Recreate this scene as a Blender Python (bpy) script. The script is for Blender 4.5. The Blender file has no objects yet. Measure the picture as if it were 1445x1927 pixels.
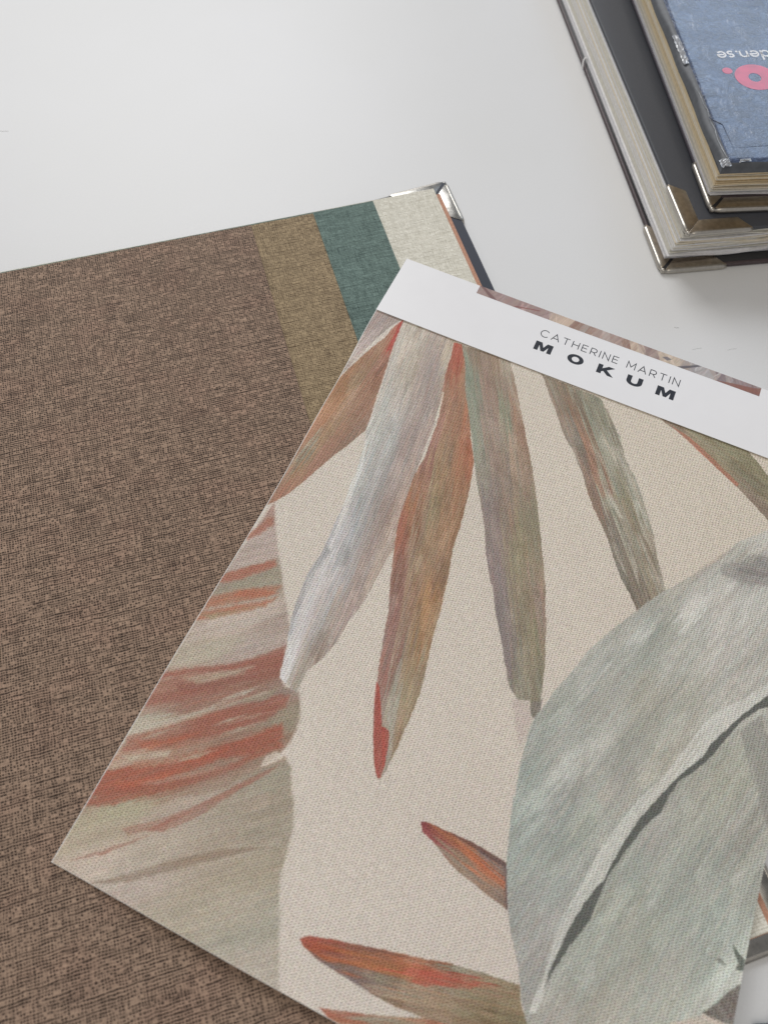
import bpy, bmesh, math, random
import numpy as np
from mathutils import Vector, Matrix

sc = bpy.context.scene
R = math.radians
MM = 0.001

# ------------------------------------------------------------------ camera
cam_d = bpy.data.cameras.new('camera')
cam_d.sensor_fit = 'VERTICAL'
cam_d.sensor_height = 24.0
cam_d.lens = 1346.0 / 1927.0 * 24.0
cam_d.clip_start = 0.01
cam_d.clip_end = 20.0
cam_d.dof.use_dof = True
cam_d.dof.focus_distance = 0.41
cam_d.dof.aperture_fstop = cam_d.lens / 3.3
cam = bpy.data.objects.new('camera', cam_d)
sc.collection.objects.link(cam)
cam.matrix_world = Matrix.Translation((0, 0, 0.36)) @ Matrix.Rotation(R(90 - 64.93), 4, 'X') @ Matrix.Rotation(R(3.70), 4, 'Z')
sc.camera = cam

# ------------------------------------------------------------------ room light (indoors, soft window light from beyond the table)
world = bpy.data.worlds.new('World')
sc.world = world
world.use_nodes = True
bg = world.node_tree.nodes['Background']
bg.inputs[0].default_value = (0.98, 0.97, 0.98, 1)
bg.inputs[1].default_value = 0.31

def area(name, loc, target, size, size_y, power, color):
    l = bpy.data.lights.new(name, 'AREA')
    l.shape = 'RECTANGLE'; l.size = size; l.size_y = size_y
    l.energy = power; l.color = color
    o = bpy.data.objects.new(name, l)
    sc.collection.objects.link(o)
    o.location = loc
    o.rotation_euler = (Vector(target) - Vector(loc)).to_track_quat('-Z', 'Y').to_euler()
    return o

area('window_light', (-1.25, 3.45, 2.7), (0, 0.25, 0), 2.4, 1.8, 86, (0.985, 0.99, 1.0))
area('sky_window_light', (1.25, 2.6, 1.75), (0.2, 0.4, 0), 1.1, 1.1, 9, (0.62, 0.78, 1.0))
area('warm_fill_light', (-0.1, -0.7, 2.2), (0, 0.1, 0), 1.6, 1.6, 9, (1.0, 0.92, 0.79))  # warm fill added above the near side, not a known lamp

sc.view_settings.view_transform = 'Standard'
sc.view_settings.look = 'None'
sc.view_settings.gamma = 1.0
sc.view_settings.exposure = 0.07
sc.view_settings.use_curve_mapping = False

# ------------------------------------------------------------------ helpers
def s2l(c):
    c = np.asarray(c, dtype=np.float64)
    return np.where(c <= 0.04045, c / 12.92, ((c + 0.055) / 1.055) ** 2.4)

def l2s(c):
    c = np.clip(c, 0, 1)
    return np.where(c <= 0.0031308, c * 12.92, 1.055 * c ** (1 / 2.4) - 0.055)

def rgb(r, g, b, k=1.0):
    v = s2l(np.array([r, g, b]) / 255.0) * k
    return (float(v[0]), float(v[1]), float(v[2]), 1.0)

class NT:
    """small expression builder over a material node tree"""
    def __init__(self, name, rough=0.5, metallic=0.0, color=(0.5, 0.5, 0.5, 1), **kw):
        self.m = bpy.data.materials.new(name)
        self.m.use_nodes = True
        self.t = self.m.node_tree
        self.b = self.t.nodes['Principled BSDF']
        self.b.inputs['Roughness'].default_value = rough
        self.b.inputs['Metallic'].default_value = metallic
        self.b.inputs['Base Color'].default_value = color
        for k, v in kw.items():
            self.b.inputs[k.replace('_', ' ')].default_value = v
        self.tc = None
    def n(self, typ, **kw):
        x = self.t.nodes.new(typ)
        for k, v in kw.items():
            setattr(x, k, v)
        return x
    def put(self, sock, v):
        if isinstance(v, (int, float)):
            sock.default_value = v
        elif isinstance(v, (tuple, list)):
            sock.default_value = v
        else:
            self.t.links.new(v, sock)
    def coord(self, kind='Object'):
        if self.tc is None:
            self.tc = self.n('ShaderNodeTexCoord')
        return self.tc.outputs[kind]
    def math(self, op, a, b=0.0, c=0.0, clamp=False):
        x = self.n('ShaderNodeMath', operation=op, use_clamp=clamp)
        self.put(x.inputs[0], a); self.put(x.inputs[1], b)
        if op in ('MULTIPLY_ADD',): self.put(x.inputs[2], c)
        return x.outputs[0]
    def add(self, a, b): return self.math('ADD', a, b)
    def mul(self, a, b): return self.math('MULTIPLY', a, b)
    def sub(self, a, b): return self.math('SUBTRACT', a, b)
    def xyz(self):
        s = self.n('ShaderNodeSeparateXYZ')
        self.t.links.new(self.coord(), s.inputs[0])
        return s.outputs
    def vec(self, x, y, z=0.0):
        c = self.n('ShaderNodeCombineXYZ')
        self.put(c.inputs[0], x); self.put(c.inputs[1], y); self.put(c.inputs[2], z)
        return c.outputs[0]
    def noise(self, vec, scale=1.0, detail=0.0, rough=0.5, dist=0.0):
        x = self.n('ShaderNodeTexNoise')
        self.t.links.new(vec, x.inputs['Vector'])
        x.inputs['Scale'].default_value = scale
        x.inputs['Detail'].default_value = detail
        x.inputs['Roughness'].default_value = rough
        x.inputs['Distortion'].default_value = dist
        return x.outputs['Fac']
    def ramp(self, v, a, b, x0=0.0, x1=1.0, smooth=True):
        r = self.n('ShaderNodeMapRange', interpolation_type='SMOOTHSTEP' if smooth else 'LINEAR')
        self.put(r.inputs[0], v); self.put(r.inputs[1], a); self.put(r.inputs[2], b)
        self.put(r.inputs[3], x0); self.put(r.inputs[4], x1)
        return r.outputs[0]
    def mix(self, f, a, b, blend='MIX'):
        x = self.n('ShaderNodeMix', data_type='RGBA', blend_type=blend)
        self.put(x.inputs[0], f); self.put(x.inputs[6], a); self.put(x.inputs[7], b)
        return x.outputs[2]
    def scale(self, col, f):
        x = self.n('ShaderNodeVectorMath', operation='SCALE')
        self.put(x.inputs[0], col); self.put(x.inputs[3], f)
        return x.outputs[0]
    def bump(self, h, strength=0.5, dist=0.001):
        x = self.n('ShaderNodeBump')
        x.inputs['Strength'].default_value = strength
        x.inputs['Distance'].default_value = dist
        self.t.links.new(h, x.inputs['Height'])
        self.t.links.new(x.outputs[0], self.b.inputs['Normal'])
    def base(self, c): self.put(self.b.inputs['Base Color'], c)

def link(name, me, mats, parent=None, loc=None, rotz=None, matrix=None):
    o = bpy.data.objects.new(name, me)
    sc.collection.objects.link(o)
    for m in (mats if isinstance(mats, (list, tuple)) else [mats]):
        me.materials.append(m)
    if parent is not None: o.parent = parent
    if loc is not None: o.location = loc
    if rotz is not None: o.rotation_euler = (0, 0, rotz)
    return o

def mesh_of(bm, name, smooth=False):
    bmesh.ops.recalc_face_normals(bm, faces=bm.faces)
    me = bpy.data.meshes.new(name)
    bm.to_mesh(me); bm.free()
    if smooth:
        for p in me.polygons: p.use_smooth = True
    return me

def thing(name, label, cat, loc=(0, 0, 0), rotz=0.0, group=None):
    o = bpy.data.objects.new(name, None)
    o.empty_display_size = 0.02
    sc.collection.objects.link(o)
    o.location = loc; o.rotation_euler = (0, 0, rotz)
    o['label'] = label; o['category'] = cat
    if group: o['group'] = group
    return o

def prism(bm, pts, z0, z1, mat=0):
    lo = [bm.verts.new((x * MM, y * MM, z0 * MM)) for x, y in pts]
    hi = [bm.verts.new((x * MM, y * MM, z1 * MM)) for x, y in pts]
    n = len(pts)
    fs = [bm.faces.new(hi), bm.faces.new(lo[::-1])]
    for i in range(n):
        j = (i + 1) % n
        fs.append(bm.faces.new((lo[i], lo[j], hi[j], hi[i])))
    for f in fs: f.material_index = mat
    return fs

def box(bm, x0, x1, y0, y1, z0, z1, mat=0):
    return prism(bm, [(x0, y0), (x1, y0), (x1, y1), (x0, y1)], z0, z1, mat)

def bevel_all(bm, w, seg=3):
    bmesh.ops.bevel(bm, geom=list(bm.edges), offset=w * MM, segments=seg, profile=0.6, affect='EDGES', clamp_overlap=True)

def slab(name, x0, x1, y0, y1, z0, z1, mat, parent, bev=0.8, seg=3):
    bm = bmesh.new(); box(bm, x0, x1, y0, y1, z0, z1); bevel_all(bm, bev, seg)
    return link(name, mesh_of(bm, name, True), mat, parent)

def tube(bm, pts, r, seg=10, cap=True, mat=0):
    """round bar along a 3D polyline, in mm"""
    rings = []
    P = [Vector(p) for p in pts]
    for i, p in enumerate(P):
        d = (P[min(i + 1, len(P) - 1)] - P[max(i - 1, 0)]).normalized()
        up = Vector((0, 0, 1)) if abs(d.z) < 0.9 else Vector((1, 0, 0))
        a = d.cross(up).normalized(); b = a.cross(d).normalized()
        rr = r[i] if isinstance(r, (list, tuple)) else r
        rings.append([bm.verts.new((p + (a * math.cos(t) + b * math.sin(t)) * rr) * MM) for t in [2 * math.pi * k / seg for k in range(seg)]])
    for i in range(len(rings) - 1):
        for k in range(seg):
            f = bm.faces.new((rings[i][k], rings[i][(k + 1) % seg], rings[i + 1][(k + 1) % seg], rings[i + 1][k]))
            f.material_index = mat
    if cap:
        bm.faces.new(rings[0]).material_index = mat
        bm.faces.new(rings[-1][::-1]).material_index = mat
ART = [
  ([(-12.0,332.5),(19.1,336.3),(20.1,327.4),(13.9,315.2),(8.3,296.2),(2.7,283.8),(-1.6,272.3),(-7.7,242.7),(-14.4,283.4)],-104.0,[(2.1,328.0,167,151,144),(12.9,323.9,159,145,137),(3.4,306.4,176,161,154),(0.1,292.2,190,179,169),(-0.6,284.8,170,157,147)],0.5,0.8,0.8,1.0,4.0),
  ([(16.2,333.4),(18.0,333.5),(13.9,315.2),(7.9,296.9),(2.7,283.8),(-1.2,271.6),(-0.8,277.8),(3.7,296.7),(8.5,314.3),(12.2,325.4)],-106.0,[(0,0,213,204,191)],0.5,0.8,0.5,0.9,4.0),
  ([(3.0,195.4),(2.9,191.2),(9.0,181.2),(15.4,171.7),(23.4,160.6),(30.5,150.8),(38.0,141.5),(44.6,132.2),(47.5,121.4),(50.6,111.1),(55.2,108.1),(62.1,108.4),(66.7,101.5),(69.2,94.9),(69.2,86.2),(67.4,80.0),(63.7,73.0),(70.2,80.0),(75.3,76.3),(81.0,66.0),(81.3,67.0),(87.3,55.7),(89.5,45.5),(91.0,37.3),(94.9,28.4),(99.9,20.2),(110.6,-0.8),(71.5,-12.8),(-17.5,-12.6),(-16.1,21.9),(-14.9,47.0),(-2.1,122.7)],43.0,[(1.8,183.5,167,140,127),(10.3,167.9,181,164,154),(5.0,161.3,177,161,150),(23.2,153.9,155,143,126),(20.5,127.0,190,175,162),(38.2,135.4,171,154,142),(14.1,108.2,178,167,149),(31.4,118.7,179,163,152),(56.0,106.7,148,128,116),(64.6,97.1,151,139,120),(20.3,85.5,153,121,106),(16.3,72.4,170,150,132),(31.3,97.4,150,114,98),(42.4,109.6,150,106,90),(5.0,82.8,161,120,103),(32.6,76.8,152,114,97),(24.6,59.0,161,131,112),(6.3,47.4,170,131,110),(46.8,72.5,146,113,97),(28.0,46.1,154,119,100),(42.0,60.8,152,125,108),(4.1,63.5,183,174,156),(44.1,85.4,151,119,102),(11.9,40.7,156,130,114),(16.3,29.8,173,166,141),(12.3,19.9,177,164,143),(38.9,40.3,179,164,149),(67.8,58.3,164,151,134),(73.5,69.3,158,149,131),(37.5,21.5,180,167,151),(15.9,5.0,189,174,159),(57.7,30.8,171,157,140),(81.8,33.1,168,157,138),(68.7,12.2,176,165,147),(96.0,18.4,169,162,146),(97.8,4.1,180,170,156),(35.2,5.2,185,171,158),(79.5,51.0,160,149,132)],2.0,1.2,0.5,1.0,3.5),
  ([(-1.8,166.3),(3.7,180.1),(6.8,184.1),(8.2,180.1),(5.3,172.4),(1.1,167.0)],43.0,[(0,0,162,107,88)],2.4,1.8,0.55,0.94,4.0),
  ([(-2.5,140.4),(-0.2,145.4),(9.8,154.8),(19.3,163.3),(21.9,160.5),(13.9,152.1),(6.9,144.2),(-1.5,138.9)],43.0,[(0,0,162,107,88)],2.4,1.8,0.55,0.99,4.0),
  ([(-1.4,130.0),(12.0,142.0),(25.3,149.9),(29.0,152.4),(26.7,145.1),(15.4,136.0),(0.3,125.0)],43.0,[(0,0,169,111,86)],2.4,1.8,0.55,0.83,4.0),
  ([(-1.8,122.2),(11.6,131.6),(23.4,139.7),(30.0,146.0),(26.5,138.6),(13.6,128.2),(-1.1,116.9)],43.0,[(0,0,169,111,86)],2.4,1.8,0.55,0.94,4.0),
  ([(-2.7,87.3),(12.6,98.2),(26.3,106.1),(38.3,117.1),(45.6,125.6),(49.1,116.2),(37.7,107.4),(27.7,103.6),(13.8,96.2),(-3.2,84.2)],43.0,[(0,0,150,97,82)],2.4,1.8,0.55,0.94,4.0),
  ([(7.1,87.3),(24.7,98.4),(42.4,109.6),(48.6,116.0),(49.4,110.0),(35.2,101.0),(22.9,91.2),(12.0,83.3)],43.0,[(0,0,141,91,78)],2.4,1.8,0.55,0.77,4.0),
  ([(-1.4,77.6),(17.9,89.5),(28.7,95.7),(36.5,98.7),(28.4,92.1),(16.1,82.4),(-1.4,71.9)],43.0,[(0,0,150,97,82)],2.4,1.8,0.55,0.72,4.0),
  ([(0.7,57.5),(14.2,68.2),(24.8,78.0),(32.5,85.0),(49.0,97.7),(53.3,102.9),(59.1,105.3),(59.8,99.4),(48.2,88.4),(38.1,75.5),(24.7,66.5),(13.7,57.7),(1.8,50.5)],43.0,[(0,0,153,88,71)],2.4,1.8,0.55,0.66,4.0),
  ([(14.2,68.2),(24.8,78.0),(34.1,86.3),(47.1,96.8),(37.5,84.5),(28.4,75.9)],43.0,[(0,0,150,97,82)],2.4,1.8,0.55,0.66,4.0),
  ([(38.7,78.5),(48.0,88.9),(57.0,100.3),(57.5,95.0),(49.0,84.9)],43.0,[(0,0,148,84,71)],2.4,1.8,0.55,0.55,4.0),
  ([(-1.1,40.8),(17.1,52.4),(32.7,64.9),(48.0,78.5),(61.8,92.5),(66.0,86.8),(55.9,74.7),(43.5,66.2),(29.1,51.7),(14.8,37.9),(-1.4,27.4)],43.0,[(0,0,157,89,70)],2.4,1.8,0.55,0.88,4.0),
  ([(26.1,56.6),(35.6,63.9),(45.4,72.9),(41.4,65.8),(32.0,58.3)],43.0,[(0,0,173,95,72)],2.4,1.8,0.55,0.77,4.0),
  ([(-0.7,27.2),(12.5,39.8),(31.4,52.4),(49.8,66.8),(57.6,76.6),(65.1,85.1),(67.2,83.5),(50.9,64.8),(38.2,52.3),(21.3,38.6),(9.0,28.8),(-0.2,24.5)],40.0,[(0,0,156,92,73)],2.2,1.6,0.6,0.8,4.0),
  ([(29.1,26.6),(39.4,39.6),(50.8,53.4),(62.4,68.0),(69.4,75.9),(67.3,71.0),(56.3,55.4),(48.2,42.3),(37.2,30.3)],51.0,[(0,0,149,99,83)],1.0,1.0,0.9,0.7,4.0),
  ([(19.4,23.2),(30.9,32.0),(40.7,41.7),(36.1,32.1),(23.8,22.5)],41.0,[(0,0,155,103,87)],1.0,1.0,0.9,0.5,4.0),
  ([(6.5,3.4),(18.6,14.5),(31.9,26.2),(18.1,11.4)],42.0,[(0,0,151,101,85)],1.0,1.0,0.9,0.75,4.0),
  ([(18.6,-0.8),(37.1,14.2),(50.7,25.3),(63.1,34.6),(83.9,45.3),(68.5,34.1),(51.0,20.6),(33.8,7.2)],35.0,[(0,0,136,118,101)],1.2,1.0,0.9,0.75,4.0),
  ([(1.4,63.9),(15.5,73.7),(23.5,80.2),(33.6,93.4),(45.0,105.0),(42.0,99.6),(31.5,86.7),(18.1,73.3),(4.6,62.6)],43.0,[(0,0,185,176,159)],1.2,1.2,0.8,0.8,4.0),
  ([(1.1,48.1),(12.7,55.6),(22.8,61.9),(21.0,57.3),(9.6,49.4)],32.0,[(0,0,180,170,151)],1.2,1.2,0.8,0.7,4.0),
  ([(-1.9,40.9),(2.2,47.1),(9.7,52.5),(9.4,48.6),(2.9,42.0)],45.0,[(0,0,188,176,157)],1.2,1.2,0.8,0.7,4.0),
  ([(13.9,41.7),(31.0,53.2),(42.2,61.4),(50.3,65.8),(37.8,55.2),(22.9,44.6)],34.0,[(0,0,175,150,133)],1.2,1.2,0.8,0.6,4.0),
  ([(6.2,143.2),(16.5,152.1),(22.4,160.1),(28.4,153.7),(19.4,146.9),(7.0,139.7)],25.0,[(0,0,158,150,130)],1.2,1.2,0.8,0.7,4.0),
  ([(11.0,75.5),(17.8,83.1),(25.3,89.6),(18.3,82.1)],43.0,[(0,0,142,100,84)],1.6,1.2,0.7,0.68,4.0),
  ([(11.7,42.6),(17.8,49.8),(25.3,54.8),(18.9,47.9)],43.0,[(0,0,142,100,84)],1.6,1.2,0.7,0.47,4.0),
  ([(41.5,72.6),(48.6,79.7),(56.4,86.0),(49.2,78.8)],43.0,[(0,0,178,168,148)],1.6,1.2,0.7,0.47,4.0),
  ([(41.5,95.8),(45.1,100.5),(49.9,102.8),(46.2,98.5)],43.0,[(0,0,178,168,148)],1.6,1.2,0.7,0.79,4.0),
  ([(9.9,87.9),(16.3,94.7),(23.9,99.7),(17.4,92.9)],43.0,[(0,0,154,119,101)],1.6,1.2,0.7,0.74,4.0),
  ([(12.3,64.5),(18.6,71.5),(25.9,76.9),(19.4,70.1)],43.0,[(0,0,178,168,148)],1.6,1.2,0.7,0.48,4.0),
  ([(40.1,87.5),(45.0,93.1),(50.8,97.3),(45.7,92.0)],43.0,[(0,0,142,100,84)],1.6,1.2,0.7,0.73,4.0),
  ([(24.4,55.2),(32.0,63.1),(40.6,69.5),(32.8,61.8)],43.0,[(0,0,184,174,155)],1.6,1.2,0.7,0.47,4.0),
  ([(38.5,77.5),(42.1,81.7),(46.4,84.6),(42.7,80.6)],43.0,[(0,0,169,104,82)],1.6,1.2,0.7,0.67,4.0),
  ([(5.6,51.5),(11.1,57.8),(17.7,62.3),(12.1,56.1)],43.0,[(0,0,184,174,155)],1.6,1.2,0.7,0.64,4.0),
  ([(37.9,74.6),(45.3,83.0),(53.9,89.5),(46.2,81.4)],43.0,[(0,0,178,168,148)],1.6,1.2,0.7,0.8,4.0),
  ([(27.4,58.0),(32.3,63.1),(38.1,66.8),(33.1,61.7)],43.0,[(0,0,173,150,131)],1.6,1.2,0.7,0.72,4.0),
  ([(17.7,73.1),(22.7,78.8),(28.7,83.0),(23.6,77.4)],43.0,[(0,0,173,150,131)],1.6,1.2,0.7,0.55,4.0),
  ([(38.8,81.1),(47.4,89.9),(57.2,96.9),(48.3,88.4)],43.0,[(0,0,173,150,131)],1.6,1.2,0.7,0.71,4.0),
  ([(30.1,60.4),(33.3,63.8),(37.0,66.4),(33.8,63.0)],43.0,[(0,0,142,100,84)],1.6,1.2,0.7,0.53,4.0),
  ([(14.5,77.9),(22.9,86.6),(32.6,93.4),(24.0,84.8)],43.0,[(0,0,169,104,82)],1.6,1.2,0.7,0.48,4.0),
  ([(17.3,57.7),(23.2,64.5),(30.5,69.2),(24.4,62.7)],43.0,[(0,0,169,104,82)],1.6,1.2,0.7,0.46,4.0),
  ([(36.9,92.2),(44.6,100.6),(53.0,107.9),(45.2,99.5)],43.0,[(0,0,142,100,84)],1.6,1.2,0.7,0.54,4.0),
  ([(28.9,93.5),(34.7,100.5),(41.6,105.7),(35.6,98.9)],43.0,[(0,0,154,119,101)],1.6,1.2,0.7,0.59,4.0),
  ([(5.9,57.9),(10.4,63.7),(16.1,67.7),(11.4,62.1)],43.0,[(0,0,178,168,148)],1.6,1.2,0.7,0.56,4.0),
  ([(27.1,78.8),(31.4,83.3),(36.3,86.8),(31.9,82.4)],43.0,[(0,0,169,104,82)],1.6,1.2,0.7,0.68,4.0),
  ([(14.6,56.8),(19.1,62.6),(24.8,66.7),(20.1,61.0)],43.0,[(0,0,142,100,84)],1.6,1.2,0.7,0.75,4.0),
  ([(30.7,75.0),(37.1,80.9),(44.0,86.0),(37.6,80.1)],43.0,[(0,0,142,100,84)],1.6,1.2,0.7,0.61,4.0),
  ([(16.3,91.4),(21.0,96.5),(26.6,100.1),(21.8,95.2)],43.0,[(0,0,184,174,155)],1.6,1.2,0.7,0.69,4.0),
  ([(32.6,87.8),(38.2,94.2),(44.5,99.4),(38.7,93.2)],43.0,[(0,0,154,119,101)],1.6,1.2,0.7,0.57,4.0),
  ([(32.9,77.7),(38.8,84.3),(45.6,89.4),(39.5,83.1)],43.0,[(0,0,184,174,155)],1.6,1.2,0.7,0.73,4.0),
  ([(16.1,64.9),(21.3,71.0),(27.5,75.5),(22.1,69.6)],43.0,[(0,0,154,119,101)],1.6,1.2,0.7,0.49,4.0),
  ([(16.3,91.0),(22.8,98.5),(30.5,104.1),(23.8,96.8)],43.0,[(0,0,154,119,101)],1.6,1.2,0.7,0.57,4.0),
  ([(29.0,82.9),(37.2,92.5),(46.8,99.9),(38.3,90.6)],43.0,[(0,0,184,174,155)],1.6,1.2,0.7,0.49,4.0),
  ([(31.9,95.4),(39.6,103.2),(48.4,109.0),(40.5,101.5)],43.0,[(0,0,142,100,84)],1.6,1.2,0.7,0.75,4.0),
  ([(22.1,97.7),(28.9,104.1),(36.2,109.7),(29.3,103.3)],43.0,[(0,0,184,174,155)],1.6,1.2,0.7,0.7,4.0),
  ([(61.9,71.1),(66.9,75.5),(70.2,80.0),(65.3,80.6),(62.0,76.2)],47.0,[(0,0,206,194,179)],1.0,0.8,0.3,0.8,4.0),
  ([(9.5,91.3),(23.4,100.7),(37.1,110.6),(33.4,104.2),(16.6,91.7)],43.0,[(0,0,177,164,144)],2.4,1.8,0.55,0.66,4.0),
  ([(10.4,74.1),(27.0,86.3),(38.3,95.6),(32.6,88.9),(18.4,76.7)],43.0,[(0,0,142,100,85)],2.4,1.8,0.55,0.66,4.0),
  ([(4.8,56.8),(17.1,63.5),(29.9,73.3),(24.7,66.5),(12.1,56.4)],43.0,[(0,0,171,97,73)],2.4,1.8,0.55,0.66,4.0),
  ([(39.6,93.3),(47.7,100.0),(51.7,105.8),(51.5,101.7),(42.9,93.8)],43.0,[(0,0,159,148,122)],2.4,1.8,0.55,0.77,4.0),
  ([(10.9,47.4),(25.1,58.2),(37.9,67.9),(33.8,63.1),(19.4,52.4)],43.0,[(0,0,180,170,144)],2.4,1.8,0.55,0.61,4.0),
  ([(3.8,36.9),(18.9,45.9),(30.7,56.6),(26.0,49.3),(12.5,37.9)],43.0,[(0,0,180,101,75)],2.4,1.8,0.55,0.66,4.0),
  ([(34.2,51.0),(46.1,61.7),(57.6,73.8),(54.2,67.5),(44.4,56.8)],43.0,[(0,0,148,106,90)],2.4,1.8,0.55,0.77,4.0),
  ([(30.0,42.9),(45.9,54.4),(56.1,64.2),(54.4,59.3),(42.4,48.7)],43.0,[(0,0,146,120,102)],2.4,1.8,0.55,0.55,4.0),
  ([(-0.9,120.7),(13.7,130.1),(26.2,139.1),(17.7,132.0),(6.2,121.5)],43.0,[(0,0,150,146,117)],2.4,1.8,0.55,0.66,4.0),
  ([(10.5,140.1),(22.3,146.3),(29.1,147.6),(20.2,140.8),(9.7,137.1)],43.0,[(0,0,176,106,81)],2.4,1.8,0.55,0.66,4.0),
  ([(17.8,335.1),(20.4,322.9),(20.4,313.8),(21.0,306.0),(22.8,292.7),(23.7,284.5),(25.4,273.5),(26.8,265.9),(28.6,257.7),(28.5,253.6),(24.4,242.1),(18.5,229.2),(13.4,215.3),(7.7,200.6),(3.6,193.1),(-0.3,188.1),(-9.5,180.8),(-3.7,219.3),(-1.8,271.3),(1.7,286.0),(7.5,303.9),(12.9,317.4),(15.1,328.7)],-97.0,[(18.3,334.0,171,76,67),(18.1,323.6,170,90,75),(15.6,317.8,163,113,92),(13.3,304.0,155,123,99),(20.0,301.9,153,114,97),(19.0,285.7,161,123,101),(8.6,280.6,154,130,104),(3.9,269.8,169,129,98),(22.2,266.9,154,119,98),(13.1,262.5,160,130,108),(4.2,255.0,172,129,98),(9.5,244.5,163,131,103),(1.9,237.6,168,126,100),(23.2,244.7,146,119,102),(15.1,225.2,153,119,101),(5.5,217.5,167,135,107),(4.3,201.9,163,122,102),(4.2,227.7,155,148,130)],0.5,0.8,1.0,1.0,4.0),
  ([(17.8,335.1),(20.4,322.9),(20.5,312.0),(17.3,307.8),(17.3,320.5),(16.9,329.6)],-91.0,[(0,0,173,78,68)],0.5,0.6,0.6,0.8,4.0),
  ([(17.8,335.1),(27.7,336.7),(51.5,337.2),(52.5,334.9),(54.0,329.2),(54.8,315.3),(57.3,302.5),(59.1,293.2),(61.5,277.7),(63.3,257.7),(64.5,245.8),(65.0,232.5),(67.2,221.7),(68.3,210.7),(69.6,201.5),(71.6,195.5),(70.8,188.3),(70.1,161.1),(67.8,149.3),(67.3,138.0),(64.5,127.0),(61.1,119.5),(61.4,107.5),(55.9,109.0),(50.6,110.5),(49.1,115.1),(46.4,125.7),(44.3,130.8),(40.5,142.7),(38.6,154.6),(37.7,164.7),(38.8,180.1),(39.8,144.8),(39.4,156.2),(38.5,171.6),(38.0,186.4),(37.1,197.3),(36.7,208.6),(35.1,225.6),(32.3,242.8),(28.4,255.2),(27.3,269.4),(24.1,289.9),(20.2,311.0)],-84.0,[(28.2,322.1,190,179,165),(35.6,298.9,182,171,156),(35.0,281.5,187,178,167),(45.1,326.7,171,157,146),(47.8,310.1,163,148,141),(51.1,322.4,182,169,150),(51.6,294.6,160,147,139),(46.0,281.8,177,163,153),(32.7,262.2,188,184,175),(42.1,253.8,180,178,172),(53.2,259.2,167,151,143),(57.6,267.7,175,159,149),(53.5,240.6,161,147,139),(44.9,230.3,174,170,165),(37.3,226.7,185,184,178),(47.0,209.2,172,170,166),(57.6,214.2,163,146,137),(63.5,224.3,174,156,144),(46.2,194.5,172,170,168),(59.4,193.8,158,145,137),(65.7,199.6,176,157,143),(44.5,179.9,187,182,179),(55.0,171.4,174,168,164),(63.1,175.3,165,149,140),(67.8,181.4,175,159,145),(42.4,158.9,199,194,191),(53.1,157.5,188,182,178),(64.7,159.1,167,151,142),(45.4,145.1,203,198,195),(48.7,134.1,204,198,195),(52.4,145.8,183,175,169),(59.9,145.6,165,151,140),(58.6,131.4,163,147,135),(57.2,122.4,184,173,160),(51.0,116.0,208,202,200),(58.7,114.9,170,159,144)],0.5,0.8,1.0,1.0,5),
  ([(30.9,248.4),(31.8,248.9),(37.2,229.7),(38.1,216.6),(40.7,201.8),(40.6,187.7),(38.1,200.6),(34.7,220.9),(34.9,231.6)],-81.0,[(0,0,224,218,209)],0.4,0.4,0.4,0.8,4.0),
  ([(39.0,180.9),(43.0,179.3),(41.3,166.4),(42.1,155.0),(42.5,143.6),(45.2,132.5),(44.6,129.8),(40.8,141.6),(38.6,154.6),(37.7,164.7)],-84.0,[(0,0,152,150,148)],0.5,0.6,0.8,0.75,4.0),
  ([(38.8,162.6),(43.0,179.3),(46.9,169.1),(47.2,156.1),(47.4,146.0),(50.2,131.2),(47.8,131.2),(43.5,144.1)],-70.0,[(0,0,200,195,190)],0.6,0.7,0.8,0.6,4.0),
  ([(45.6,128.4),(51.0,132.1),(51.9,121.1),(54.0,111.5),(51.4,110.9),(49.0,117.4)],-64.0,[(0,0,210,205,199)],0.6,0.6,0.6,0.8,4.0),
  ([(47.5,262.8),(49.8,263.9),(51.4,233.4),(50.6,218.2),(53.1,193.6),(52.3,176.8),(49.1,210.2),(48.0,241.0)],-87.0,[(0,0,140,131,128)],1.2,1.0,1.0,0.35,4.0),
  ([(36.4,294.1),(37.8,293.9),(39.7,280.4),(42.3,266.8),(38.0,279.6)],-78.0,[(0,0,150,139,131)],0.5,0.5,0.8,0.5,4.0),
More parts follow.
